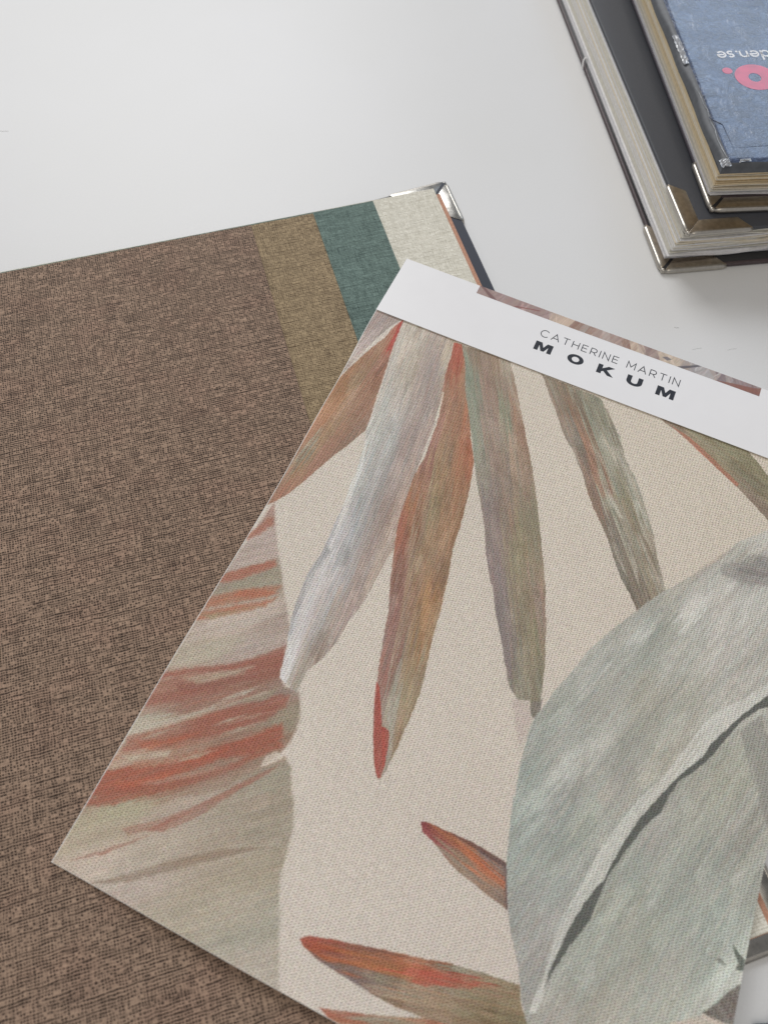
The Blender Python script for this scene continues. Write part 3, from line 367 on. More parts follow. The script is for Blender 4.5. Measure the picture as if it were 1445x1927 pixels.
  ([(137.4,81.1),(140.8,82.0),(151.2,82.4),(160.5,82.8),(170.1,82.3),(177.5,81.4),(180.6,73.0),(184.5,64.7),(176.2,66.4),(164.1,68.7),(156.1,70.6),(149.5,73.8),(144.3,76.2),(139.2,77.8)],-11.0,[(139.5,79.9,124,58,63),(143.6,77.9,147,79,77),(148.0,79.9,149,93,74),(156.8,79.1,171,115,83),(153.4,74.6,148,129,108),(163.7,77.5,182,108,74),(161.8,71.8,148,130,111),(170.8,75.1,183,105,72),(170.7,70.3,170,120,86),(175.6,73.5,173,108,78),(175.8,78.3,131,116,108),(179.1,69.5,138,122,108),(167.7,69.9,137,122,112),(183.2,66.8,131,112,100)],0.5,0.8,0.8,1.0,4.0),
  ([(149.1,82.4),(160.5,82.9),(170.0,82.5),(177.5,81.4),(178.1,79.8),(172.1,79.9),(164.5,80.7),(156.8,81.5)],-5.0,[(0,0,91,62,58)],0.4,0.6,0.8,0.85,4.0),
  ([(177.1,81.3),(177.8,81.6),(184.7,64.8),(183.6,65.2)],-65.0,[(0,0,86,63,59)],0.3,0.3,0.2,0.7,4.0),
  ([(109.8,19.0),(112.1,21.5),(122.3,24.7),(133.2,27.5),(145.8,30.7),(157.6,33.5),(168.2,36.6),(182.8,39.4),(190.2,40.3),(198.2,41.8),(201.9,34.8),(206.1,29.9),(210.1,18.7),(192.8,18.6),(179.8,17.9),(169.2,15.9),(161.8,14.9),(153.4,14.0),(146.5,14.1),(136.2,14.8),(126.0,15.2),(118.5,16.0),(112.6,17.5)],14.0,[(111.5,19.7,164,89,72),(119.1,18.9,171,97,69),(126.7,24.1,140,87,73),(129.6,20.2,168,107,71),(140.8,26.2,156,103,70),(138.7,20.2,163,96,71),(139.8,28.4,124,91,77),(149.8,28.6,164,103,71),(146.9,23.9,159,114,75),(159.3,29.6,170,88,67),(156.9,26.0,165,96,73),(135.6,16.2,139,118,109),(148.8,19.8,140,131,111),(158.9,19.4,143,124,103),(165.6,26.5,142,133,114),(172.9,32.4,166,82,65),(181.7,34.7,151,103,80),(171.4,24.2,148,122,98),(179.3,28.6,139,127,104),(177.5,37.9,140,133,114),(190.0,38.5,131,122,97),(188.3,30.3,144,122,95),(197.6,36.2,128,115,88),(173.2,20.1,147,124,101),(190.5,24.8,132,119,93),(200.2,29.2,130,117,90)],0.5,0.8,1.2,1.0,4.0),
  ([(159.3,29.6),(169.8,32.7),(179.8,34.7),(183.7,35.8),(180.8,32.2),(171.2,29.5),(163.2,25.1),(157.6,24.6)],14.0,[(0,0,172,83,65)],0.6,1.0,1.0,0.7,4.0),
  ([(112.6,17.5),(118.7,15.7),(136.4,14.5),(146.5,14.1),(144.4,14.4),(135.7,15.9),(125.3,16.6)],-6.0,[(0,0,120,111,110)],0.5,0.6,0.5,0.6,4.0),
  ([(127.9,1.5),(135.6,4.0),(149.2,8.4),(161.5,13.4),(170.0,16.2),(179.8,18.0),(192.8,18.6),(211.6,18.5),(217.2,3.0),(163.1,-21.4),(134.1,-0.9)],19.0,[(132.4,2.4,164,100,81),(141.4,4.1,151,146,129),(138.9,1.3,173,104,77),(150.1,6.4,151,139,119),(162.2,11.9,156,128,103),(173.0,16.0,157,107,84),(184.8,15.0,147,127,102)],0.5,0.8,0.9,1.0,4.0),
]
# ------------------------------------------------------------------ the painted print, worked out number by number (mm on the card)
rng = np.random.default_rng(11)
TAB = rng.random((256, 256)).astype(np.float32)
def vnoise(x, y, seed=0):
    x = x + seed * 17.31; y = y + seed * 9.77
    xi = np.floor(x).astype(np.int32); yi = np.floor(y).astype(np.int32)
    fx = (x - xi).astype(np.float32); fy = (y - yi).astype(np.float32)
    fx = fx * fx * (3 - 2 * fx); fy = fy * fy * (3 - 2 * fy)
    a = TAB[xi & 255, yi & 255]; b = TAB[(xi + 1) & 255, yi & 255]
    c = TAB[xi & 255, (yi + 1) & 255]; d = TAB[(xi + 1) & 255, (yi + 1) & 255]
    return (a + (b - a) * fx) * (1 - fy) + (c + (d - c) * fx) * fy
def fbm(x, y, seed=0, o=3):
    s = 0; w = 0; a = 1.0
    for k in range(o):
        s = s + a * vnoise(x * 2 ** k, y * 2 ** k, seed + k * 3); w += a; a *= 0.55
    return s / w

class Canvas:
    def __init__(self, x0, y0, x1, y1, ppm, bgcol):
        self.x0, self.y0, self.ppm = x0, y0, ppm
        self.w = int((x1 - x0) * ppm); self.h = int((y1 - y0) * ppm)
        xs = x0 + (np.arange(self.w) + 0.5) / ppm; ys = y0 + (np.arange(self.h) + 0.5) / ppm
        self.X, self.Y = np.meshgrid(xs.astype(np.float32), ys.astype(np.float32))
        self.C = np.empty((self.h, self.w, 3), np.float32); self.C[:] = np.array(bgcol, np.float32)
    def paint(self, poly, ang, cols, soft, rough, streak, alpha, aniso, seed):
        P = np.array(poly, np.float32)
        m = soft + rough + 1.5
        i0 = max(0, int((P[:, 0].min() - m - self.x0) * self.ppm)); i1 = min(self.w, int((P[:, 0].max() + m - self.x0) * self.ppm) + 1)
        j0 = max(0, int((P[:, 1].min() - m - self.y0) * self.ppm)); j1 = min(self.h, int((P[:, 1].max() + m - self.y0) * self.ppm) + 1)
        if i1 <= i0 or j1 <= j0: return
        X = self.X[j0:j1, i0:i1]; Y = self.Y[j0:j1, i0:i1]
        Xd = X + rough * 1.1 * (fbm(X * 0.55, Y * 0.55, seed) - 0.5); Yd = Y + rough * 1.1 * (fbm(X * 0.55, Y * 0.55, seed + 40) - 0.5)
        d2 = np.full(X.shape, 1e9, np.float32); inside = np.zeros(X.shape, bool)
        n = len(P)
        for k in range(n):
            ax, ay = P[k]; bx, by = P[(k + 1) % n]
            ex, ey = bx - ax, by - ay
            px = Xd - ax; py = Yd - ay
            t = np.clip((px * ex + py * ey) / (ex * ex + ey * ey + 1e-9), 0, 1)
            qx = px - t * ex; qy = py - t * ey
            np.minimum(d2, qx * qx + qy * qy, out=d2)
            if ey != 0:
                c = (ay > Yd) != (by > Yd)
                inside ^= c & (Xd < ex * (Yd - ay) / ey + ax)
        d = np.sqrt(d2); d = np.where(inside, d, -d)
        a = np.clip((d + soft * 0.5) / soft, 0, 1); a = a * a * (3 - 2 * a)
        ca, sa = math.cos(R(ang)), math.sin(R(ang))
        S = X * ca + Y * sa; T = -X * sa + Y * ca
        st = fbm(S * 0.035, T * 0.9, seed + 5, 3) - 0.5          # long brush streaks
        st2 = fbm(S * 0.10, T * 2.2, seed + 9, 2) - 0.5           # fine bristle lines
        if len(cols) == 1:
            col = np.empty(X.shape + (3,), np.float32); col[:] = np.array(cols[0][2:], np.float32)
            a = a * (1 - 0.55 * min(1.0, streak) * np.clip(0.5 - 1.6 * st - 1.2 * st2, 0, 1))
        else:
            Sw = S + streak * 30 * st2; Tw = T + streak * (9 * st + 3.5 * st2)
            num = np.zeros(X.shape + (3,), np.float32); den = np.zeros(X.shape, np.float32)
            for (cx, cy, r_, g_, b_) in cols:
                cs = cx * ca + cy * sa; ct = -cx * sa + cy * ca
                w = 1.0 / (((Sw - cs) / aniso) ** 2 + (Tw - ct) ** 2 + 1.5) ** 2
                num += w[..., None] * np.array((r_, g_, b_), np.float32); den += w
            col = num / den[..., None]
            # dry brush patches with ragged edges
            q = fbm(S * 0.045, T * 0.14, seed + 31, 4); q2 = fbm(S * 0.06, T * 0.2, seed + 35, 4)
            pa = np.clip((q - 0.56) / 0.05, 0, 1); pb = np.clip((0.43 - q2) / 0.05, 0, 1)
            col = col + ((pa * 9 - pb * 9) * streak)[..., None]
        col = col * (1 + streak * (0.16 * st + 0.18 * st2))[..., None]
        hue = (fbm(S * 0.06, T * 1.1, seed + 21, 2) - 0.5) * streak
        col = col + hue[..., None] * np.array((11, -3, -7), np.float32)
        a = (a * alpha)[..., None]
        self.C[j0:j1, i0:i1] = self.C[j0:j1, i0:i1] * (1 - a) + col * a
    def image(self, name, k=1.0, grain=5.0):
        C = self.C
        if grain:
            g = rng.normal(0, 1, C.shape[:2]).astype(np.float32)
            gc = rng.normal(0, 1, C.shape).astype(np.float32)
            g = (g + np.roll(g, 1, 0) + np.roll(g, 1, 1) + np.roll(g, (1, 1), (0, 1))) / 2
            gc = (gc + np.roll(gc, 1, 0) + np.roll(gc, 1, 1) + np.roll(gc, (1, 1), (0, 1))) / 2
            C = C + grain * g[..., None] + grain * 0.9 * gc
        v = l2s(s2l(np.clip(C, 0, 255) / 255.0) * k).astype(np.float32)
        out = np.ones((self.h, self.w, 4), np.float32); out[..., :3] = v
        im = bpy.data.images.new(name, self.w, self.h)
        im.pixels.foreach_set(out.ravel()); im.update(); im.pack()
        return im
# ------------------------------------------------------------------ materials
def fabric(name, light, dark, pitch=1.2, lines=0.55, holes=0.9, tone=0.16, tint=None, bump=0.6):
    t = NT(name, rough=0.85, Sheen_Weight=0.1)
    o = t.xyz()
    u = t.mul(o[0], 1000.0); v = t.mul(o[1], 1000.0)
    # every crossing of warp and weft is a cell with its own gap; threads wander a little
    wu = t.noise(t.vec(t.mul(u, 0.22), t.mul(v, 0.22)), 1.0, 2.0)
    wv = t.noise(t.vec(t.mul(u, 0.16), t.mul(v, 0.16), 5.0), 1.0, 2.0)
    uu = t.add(t.mul(u, 1.0 / pitch), t.mul(wu, 1.5)); vv = t.add(t.mul(v, 1.0 / (pitch * 0.95)), t.mul(wv, 1.3))
    cu = t.math('FLOOR', uu); cvv = t.math('FLOOR', vv)
    fu = t.math('ABSOLUTE', t.sub(t.math('FRACT', uu), 0.5)); fv = t.math('ABSOLUTE', t.sub(t.math('FRACT', vv), 0.5))
    wn = t.n('ShaderNodeTexWhiteNoise', noise_dimensions='2D'); t.t.links.new(t.vec(cu, cvv), wn.inputs['Vector'])
    rc = wn.outputs['Value']
    wr = t.n('ShaderNodeTexWhiteNoise', noise_dimensions='1D'); t.t.links.new(cvv, wr.inputs['W'])
    hu = t.ramp(fu, t.add(0.34, t.mul(rc, 0.26)), 0.16); hv = t.ramp(fv, 0.46, 0.16)
    rnd = t.noise(t.vec(t.mul(u, 0.30), t.mul(v, 0.55)), 1.0, 2.0)
    hole = t.mul(t.mul(hu, hv), t.ramp(t.add(rc, t.mul(t.sub(rnd, 0.5), 1.1)), -0.05, 0.50))
    rowgap = t.mul(t.mul(t.ramp(fv, 0.36, 0.12), t.ramp(t.noise(t.vec(t.mul(u, 0.05), t.mul(cvv, 0.9)), 1.0, 1.0), 0.46, 0.62)), 0.7)
    hole = t.math('MAXIMUM', hole, rowgap)
    # slubs: long dark and light thread lines both ways
    l1 = t.noise(t.vec(t.mul(u, 0.03), t.mul(v, 1.15)), 1.0, 2.0, 0.6)
    l2 = t.noise(t.vec(t.mul(u, 1.15), t.mul(v, 0.03), 4.0), 1.0, 2.0, 0.6)
    l3 = t.noise(t.vec(t.mul(u, 0.10), t.mul(v, 2.3), 8.0), 1.0, 1.0)
    l4 = t.noise(t.vec(t.mul(u, 2.3), t.mul(v, 0.10), 12.0), 1.0, 1.0)
    ln = t.add(t.ramp(l1, 0.48, 0.75), t.mul(t.ramp(l2, 0.52, 0.80), 0.45))
    fine = t.add(t.ramp(l3, 0.46, 0.72), t.ramp(l4, 0.50, 0.75))
    dk = t.add(t.mul(hole, holes), t.add(t.mul(ln, lines * 0.55), t.mul(fine, lines * 0.55)))
    fib = t.noise(t.vec(t.mul(u, 1.7), t.mul(v, 2.6), 3.0), 1.0, 2.0, 0.6)
    dk = t.add(dk, t.mul(t.sub(fib, 0.5), 0.6))
    dk = t.math('MAXIMUM', t.math('MINIMUM', dk, 1.0), 0.0)
    col = t.mix(dk, light, dark)
    # a light thread riding on top here and there
    hi = t.add(t.ramp(l1, 0.42, 0.28), t.mul(t.ramp(l2, 0.44, 0.30), 1.4))
    col = t.mix(t.mul(t.math('MINIMUM', hi, 1.0), 0.45), col, light)
    big = t.noise(t.vec(t.mul(u, 0.02), t.mul(v, 0.03), 2.0), 1.0, 2.0)
    mid = t.noise(t.vec(t.mul(u, 0.35), t.mul(v, 0.05), 6.0), 1.0, 1.0)
    f = t.add(1.0 - tone * 0.5, t.add(t.mul(t.sub(big, 0.5), tone * 1.5), t.mul(t.sub(mid, 0.5), tone)))
    col = t.scale(col, t.add(f, tone * 0.5))
    if tint is not None:
        col = t.mix(t.ramp(t.noise(t.vec(t.mul(u, 0.04), t.mul(v, 0.05), 20.0), 1.0, 2.0), 0.45, 0.65, 0.0, 0.5), col, t.mix(1.0, col, tint, 'MULTIPLY'))
    t.base(col)
    t.bump(t.sub(1.0, dk), bump, 0.0004)
    return t.m

def plain(name, c, rough=0.5, metallic=0.0, amt=0.05, scale=400.0, bump=0.0, bscale=None, **kw):
    t = NT(name, rough=rough, metallic=metallic, **kw)
    o = t.coord()
    n = t.noise(o, scale, 3.0)
    t.base(t.scale(t.mix(0.0, c, c), t.ramp(n, 0.3, 0.7, 1 - amt, 1 + amt)))
    if bump: t.bump(t.noise(o, bscale or scale, 3.0), bump, 0.0003)
    return t.m

M_mauve = fabric('mauve_linen', rgb(180, 152, 130), rgb(44, 27, 17), 1.3, 0.62, 1.0, 0.16, (1.03, 0.96, 0.97, 1))
M_brown = fabric('khaki_linen', rgb(182, 160, 126), rgb(76, 56, 35), 1.3, 0.6, 0.7, 0.12)
M_teal = fabric('teal_linen', rgb(126, 148, 140), rgb(50, 70, 66), 1.25, 0.75, 0.55, 0.14)
M_ivory = fabric('ivory_linen', rgb(250, 246, 232), rgb(192, 185, 164), 1.3, 0.5, 0.5, 0.06, bump=0.9)
M_copper = plain('copper_suede', rgb(196, 148, 124), 0.8, amt=0.15, scale=900)
M_navy = plain('navy_cover', rgb(42, 46, 60), 0.5, amt=0.08, scale=1500, bump=0.15)
M_black = plain('black_endpaper', rgb(28, 27, 30), 0.5, amt=0.1)
M_umber = plain('umber_cover', rgb(78, 66, 68), 0.45, amt=0.1, bump=0.15)
M_slate = plain('slate_cover', rgb(72, 74, 80), 0.55, amt=0.06, scale=1200, bump=0.15)
M_plum = plain('grey_plum_cover', rgb(92, 86, 94), 0.40, amt=0.08, bump=0.1)
M_card_edge = plain('card_edge', rgb(250, 249, 247), 0.6)
M_white = plain('coated_white_card', rgb(246, 245, 246), 0.32, amt=0.008, scale=60)
M_ink = plain('black_ink', rgb(30, 32, 40), 0.4, amt=0.05)
M_metal = plain('nickel', (0.52, 0.49, 0.44, 1), 0.33, 1.0, amt=0.06, scale=600, bump=0.05, bscale=300)
M_brown_plate = plain('brown_reflection_plate', (0.42, 0.36, 0.29, 1), 0.32, 1.0, amt=0.12, scale=350, bump=0.08)  # bright metal; its gold-brown reflection is put into the base colour
M_dark_plate = plain('dark_reflection_plate', (0.30, 0.29, 0.27, 1), 0.24, 1.0, amt=0.2, scale=160, bump=0.9, bscale=70)  # nickel darkened in colour to carry a dark reflection
PAGES = [plain('white_page', rgb(240, 239, 240), 0.7), plain('grey_cream_page', rgb(228, 224, 212), 0.75, amt=0.06), plain('cream_page', rgb(236, 216, 178), 0.8, amt=0.06),
         plain('tan_page', rgb(212, 190, 152), 0.8, amt=0.08), plain('brown_page', rgb(104, 80, 64), 0.8, amt=0.1), plain('pale_page', rgb(240, 230, 210), 0.75)]

# worn laminate table
tt = NT('white_laminate', rough=0.42, Specular_IOR_Level=0.4)
o_ = tt.coord()
n1 = tt.noise(o_, 900.0, 2.0); n2 = tt.noise(o_, 6.0, 3.0)
tt.base(tt.scale(tt.mix(tt.ramp(n2, 0.35, 0.65), rgb(231, 231, 231), rgb(229, 229, 228)), tt.ramp(n1, 0.2, 0.8, 0.985, 1.015)))
tt.bump(n1, 0.05, 0.0001)
M_table = tt.m

# glossy wrinkled film over a dark cover
tf = NT('blue_grey_film_cover', rough=0.22, color=rgb(66, 74, 90), Coat_Weight=1.0, Coat_Roughness=0.12)
o_ = tf.coord()
w1 = tf.noise(o_, 42.0, 5.0, 0.62, 1.2); w2 = tf.noise(o_, 130.0, 4.0, 0.6, 1.0)
w3 = tf.n('ShaderNodeTexVoronoi', feature='DISTANCE_TO_EDGE'); tf.t.links.new(o_, w3.inputs['Vector']); w3.inputs['Scale'].default_value = 26.0
crease = tf.ramp(w3.outputs['Distance'], 0.0, 0.06, 1.0, 0.0)
tf.base(tf.mix(tf.ramp(w2, 0.35, 0.68), rgb(62, 82, 118), rgb(42, 54, 80)))
tf.bump(tf.add(tf.add(w1, tf.mul(w2, 0.35)), tf.mul(crease, 0.05)), 1.0, 0.0045)
M_film = tf.m
M_edge = plain('matte_cover_edge', rgb(84, 87, 92), 0.5, amt=0.12, scale=300, bump=0.2)  # rounded cover edge in plain matte grey, without the film's gloss
tg = NT('clear_torn_film', rough=0.15, color=(0.6, 0.62, 0.66, 1), Coat_Weight=1.0)
tg.b.inputs['Transmission Weight'].default_value = 0.35
tg.bump(tg.noise(tg.coord(), 500.0, 3.0), 0.6, 0.001)
M_torn = tg.m

def print_mat(name, img, cell, strength, rough=0.5, spec=0.4):
    t = NT(name, rough=rough)
    im = t.n('ShaderNodeTexImage'); im.image = img; im.interpolation = 'Cubic'; im.extension = 'EXTEND'
    t.t.links.new(t.coord('UV'), im.inputs[0])
    col = im.outputs[0]
    if cell:
        o = t.xyz()
        u = t.mul(o[0], 1000.0 / cell); v = t.mul(o[1], 1000.0 / cell)
        j = t.noise(t.vec(t.mul(u, 0.30), t.mul(v, 0.30)), 1.0, 2.0)
        a = t.math('SINE', t.add(t.mul(u, 5.5), t.mul(j, 4.0)))
        b = t.math('SINE', t.add(t.mul(t.add(v, t.mul(u, 0.12)), 7.0), t.mul(j, 5.0)))
        n = t.noise(t.vec(t.mul(u, 1.1), t.mul(v, 2.1)), 1.0, 1.0, 0.6)
        h = t.add(t.mul(t.mul(a, b), 0.42), t.add(t.mul(b, 0.20), t.mul(n, 1.1)))
        f = t.ramp(h, 0.0, 1.1, 0.83, 1.17, False)
        col = t.scale(col, f)  # light and shade of the emboss also multiplied into the print colour
        t.bump(h, strength, 0.00045)
    t.base(col)
    return t.m

# ------------------------------------------------------------------ table
tb = thing('table', 'white laminate table top, lightly scratched, under all the sample books', 'table', (0, 0, 0))
bm = bmesh.new(); box(bm, -1100, 1100, -500, 1300, -28, 0); bevel_all(bm, 1.5, 2)
link('tabletop', mesh_of(bm, 'tabletop'), M_table, tb)
M_scratch = plain('scratch_dirt', rgb(165, 164, 162), 0.6)
def scratch(pts, w):
    bm = bmesh.new()
    tube(bm, [(x, y, 0.0) for x, y in pts], w, 6)
    for v in bm.verts: v.co.z = max(v.co.z, 0) * 0.3
    link('scratch', mesh_of(bm, 'scratch'), M_scratch, tb)
scratch([(177.7, 312.0), (179.4, 311.7), (180.8, 311.8)], 0.2)
scratch([(187.2, 295.0), (190.7, 296.2), (193.5, 296.8)], 0.12)
scratch([(209.6, 296.4), (212.4, 297.5), (215.5, 298.1)], 0.12)
scratch([(-300.5, 452.3), (-293.6, 452.4), (-288.7, 452.8)], 0.2)

# ------------------------------------------------------------------ metal book corners
def metal_corner(parent, cx, cy, sx, sy, z0, z1, armx, army, wide=9.0, top=True, plate_mat=None, slit=True, slit_mat=None):
    """L of folded sheet metal round a board's corner; (cx, cy) is the outer corner, (sx, sy) points inwards"""
    zm = (z0 + z1) / 2; r = (z1 - z0) / 2 + 0.5
    c = thing_part('metal_corner', parent)
    def T(x, y): return (cx + sx * x, cy + sy * y)
    # folded plates, on top and below, mitred at the corner
    g = 0.9 if slit else 0.05
    A = [(g * 1.6, -0.2), (armx - 0.6, -0.2), (armx - 7.5, wide), (wide + g * 1.4, wide)]
    B = [(-0.2, g * 1.6), (wide, wide + g * 1.4), (wide, army - 7.5), (-0.2, army - 0.6)]
    for pl in (A, B):
        bm = bmesh.new()
        prism(bm, [T(*p) for p in pl], z1 + 0.02, z1 + 0.42)
        bevel_all(bm, 0.15, 2)
        link('plate', mesh_of(bm, 'plate', True), plate_mat or M_metal, c)
    # rolled outer edges
    bm = bmesh.new()
    def roll(p, q):
        n = 14; P = []
        for i in range(n + 1):
            s = i / n
            P.append(((p[0] + (q[0] - p[0]) * s), (p[1] + (q[1] - p[1]) * s), zm))
        rr = [r * (0.55 + 0.45 * math.sin(min(1, min(i, n - i) / 1.2) * math.pi / 2)) for i in range(n + 1)]
        tube(bm, P, rr, 14)
    roll(T(1.2, 0.0), T(armx, 0.0)); roll(T(0.0, 1.2), T(0.0, army))
    link('rolled_edge', mesh_of(bm, 'rolled_edge', True), M_metal, c)
    bm = bmesh.new()
    bmesh.ops.create_icosphere(bm, subdivisions=2, radius=r * 0.95 * MM)
    for v in bm.verts: v.co += Vector((T(0.5, 0.5)[0] * MM, T(0.5, 0.5)[1] * MM, zm * MM))
    link('corner_knuckle', mesh_of(bm, 'corner_knuckle', True), M_metal, c)
    if slit:
        bm = bmesh.new()
        prism(bm, [T(0.2, 2.2), T(-0.4, -0.2), T(2.2, 0.2), T(wide + 1, wide - 0.6), T(wide - 0.6, wide + 1)], z1 + 0.02, z1 + 0.2)
        link('mitre_fold', mesh_of(bm, 'mitre_fold'), slit_mat or M_black, c)
    return c

def thing_part(name, parent):
    o = bpy.data.objects.new(name, None); o.empty_display_size = 0.01
    sc.collection.objects.link(o); o.parent = parent
    return o

# ------------------------------------------------------------------ open fabric sample book
BA = R(20.0)
fb = thing('fabric_sample_book', 'large open book of linen fabric swatches, mauve, khaki, teal and ivory, lying on the table', 'sample book', (0.0204, 0.4082, 0), BA)
# local frame: origin at the pages' top right corner, x along the top edge, pages run to -x and -y
def bow(x, y):
    # the board's upper edge swings out a little towards its corner
    t = max(0.0, min(1.0, (x + 75) / 87.6)); s = max(0.0, min(1.0, (y + 80) / 85.0))
    return y + 5.6 * t ** 1.25 * s
bm = bmesh.new()
prism(bm, [(-620, -466.5), (12.6, -466.5), (12.6, -80), (12.6, -40)] + [(12.6 - k * 5.0, bow(12.6 - k * 5.0, 8.6)) for k in range(20)] + [(-620, 8.6)], 0.0, 3.0)
bmesh.ops.bevel(bm, geom=[e for e in bm.edges if abs(e.verts[0].co.z - e.verts[1].co.z) < 1e-5], offset=0.8 * MM, segments=3, profile=0.6, affect='EDGES')
link('back_cover', mesh_of(bm, 'back_cover'), M_navy, fb)
mc = metal_corner(fb, 12.9, 8.9, -1, -1, 0.0, 3.0, 42, 37, 9.0, slit_mat=M_navy, plate_mat=M_dark_plate)
for ch in mc.children:
    for v in ch.data.vertices: v.co.y = bow(v.co.x / MM, v.co.y / MM) * MM
metal_corner(fb, 12.9, -466.8, -1, 1, 0.0, 3.0, 37, 37, 8.0, slit_mat=M_navy, plate_mat=M_dark_plate)

def leaf_page(name, x0, x1, y0, y1, z, th, mat, label=None, wave=0.25, seed=0, frayed=False):
    rr = random.Random(seed)
    nx, ny = 60, 40
    bm = bmesh.new(); top = []; bot = []
    for j in range(ny + 1):
        ra, rb = [], []
        for i in range(nx + 1):
            x = x0 + (x1 - x0) * i / nx; y = y0 + (y1 - y0) * j / ny
            if frayed and j in (0, ny): y += rr.uniform(-0.25, 0.25)
            h = wave * (0.5 + 0.5 * math.sin(x * 0.021 + seed) * math.sin(y * 0.017 + seed * 1.7))
            zz = z + th + h
            ra.append(bm.verts.new((x * MM, y * MM, zz * MM))); rb.append(bm.verts.new((x * MM, y * MM, (zz - th) * MM)))
        top.append(ra); bot.append(rb)
    for j in range(ny):
        for i in range(nx):
            bm.faces.new((top[j][i], top[j][i + 1], top[j + 1][i + 1], top[j + 1][i]))
            bm.faces.new((bot[j][i], bot[j + 1][i], bot[j + 1][i + 1], bot[j][i + 1]))
    for i in range(nx):
        bm.faces.new((bot[0][i], bot[0][i + 1], top[0][i + 1], top[0][i])); bm.faces.new((top[ny][i], top[ny][i + 1], bot[ny][i + 1], bot[ny][i]))
    for j in range(ny):
        bm.faces.new((top[j][0], top[j + 1][0], bot[j + 1][0], bot[j][0])); bm.faces.new((bot[j][nx], bot[j + 1][nx], top[j + 1][nx], top[j][nx]))
    o = link(name, mesh_of(bm, name), mat, fb)
    if label: o['label'] = label
    return o

leaf_page('backing_page', -600, -1.0, -459.5, 0.2, 3.05, 1.5, PAGES[1], wave=0.0)
leaf_page('backing_page', -600, 4.3, -459.8, 0.6, 4.6, 1.9, M_copper, 'copper coloured page edge showing past the ivory swatch', wave=0.0)
leaf_page('backing_page', -600, -0.4, -459.2, 0.0, 6.55, 1.4, PAGES[1], wave=0.0)
leaf_page('fabric_swatch', -600, 0.3, -458.6, 3.4, 8.05, 1.2, M_ivory, 'ivory linen swatch', 0.25, 1)
leaf_page('fabric_swatch', -600, -43.6, -458.2, 1.6, 9.55, 1.0, M_teal, 'teal linen swatch', 0.25, 2)
leaf_page('fabric_swatch', -600, -85.6, -458.0, -0.5, 10.85, 0.9, M_brown, 'khaki brown linen swatch', 0.25, 3, True)
leaf_page('fabric_swatch', -600, -127.6, -458.4, -1.6, 12.05, 0.9, M_mauve, 'mauve brown linen swatch', 0.25, 4, True)

# ------------------------------------------------------------------ wallpaper sample card
CW, CH, CB = 282.0, 334.6, 380.6
wc = thing('wallpaper_sample_card', 'loose wallpaper sample with painted palm leaves and white title band, on the fabric book', 'sample card', (-0.13246, -0.0140, 0.0), R(-21.4))
def lift(x, y):
    """how high the card stands over the table, in mm"""
    e = max(0.0, 1 - y / 150.0)
    a = min(1.0, x / 95.0)
    return 13.6 + 1.1 * math.exp(-x / 45.0) * math.sin(math.pi * min(1.0, max(0.0, y / 330.0))) + 3.8 * (e * e) * (a * a * (3 - 2 * a)) + 0.5 * math.sin(x * 0.018) * math.sin(y * 0.013 + 0.5)
XO = [(0, 0.0), (85, 0.1), (192, 1.4), (270, -0.2), (334, -2.3), (381, -2.3)]
def xoff(x, y):
    for (a, p), (b, q) in zip(XO, XO[1:]):
        if y <= b:
            s = max(0, (y - a) / (b - a)); s = s * s * (3 - 2 * s)
            o = p + (q - p) * s; break
    else: o = XO[-1][1]
    return o * (1 - x / CW)
def sheet(name, x0, x1, y0, y1, dz, th, mats, nx, ny, parent, curl=0.0, uv=None):
    bm = bmesh.new(); uvl = bm.loops.layers.uv.new('UVMap')
    T_, B_ = [], []
    for j in range(ny + 1):
        ra, rb = [], []
        for i in range(nx + 1):
            x = x0 + (x1 - x0) * i / nx; y = y0 + (y1 - y0) * j / ny
            z = lift(x, y) + dz + curl * (1 - (y - y0) / (y1 - y0)) ** 2
            X = x + xoff(x, y)
            ra.append((bm.verts.new((X * MM, y * MM, (z + th) * MM)), x, y)); rb.append(bm.verts.new((X * MM, y * MM, z * MM)))
        T_.append(ra); B_.append(rb)
    u0, v0, u1, v1 = uv or (x0, y0, x1, y1)
    for j in range(ny):
        for i in range(nx):
            q = [T_[j][i], T_[j][i + 1], T_[j + 1][i + 1], T_[j + 1][i]]
            f = bm.faces.new([a[0] for a in q]); f.smooth = True
            for lp, a in zip(f.loops, q): lp[uvl].uv = ((a[1] - u0) / (u1 - u0), (a[2] - v0) / (v1 - v0))
            f = bm.faces.new((B_[j][i], B_[j + 1][i], B_[j + 1][i + 1], B_[j][i + 1])); f.material_index = 1; f.smooth = True
    def side(a, b, c, d):
        f = bm.faces.new((a, b, c, d)); f.material_index = 1
        for e in f.edges: e.smooth = False
    for i in range(nx):
        side(B_[0][i], B_[0][i + 1], T_[0][i + 1][0], T_[0][i][0]); side(T_[ny][i][0], T_[ny][i + 1][0], B_[ny][i + 1], B_[ny][i])
    for j in range(ny):
        side(T_[j][0][0], T_[j + 1][0][0], B_[j + 1][0], B_[j][0]); side(B_[j][nx], B_[j + 1][nx], T_[j + 1][nx][0], T_[j][nx][0])
    me = bpy.data.meshes.new(name); bm.to_mesh(me); bm.free()
    return link(name, me, mats, parent)

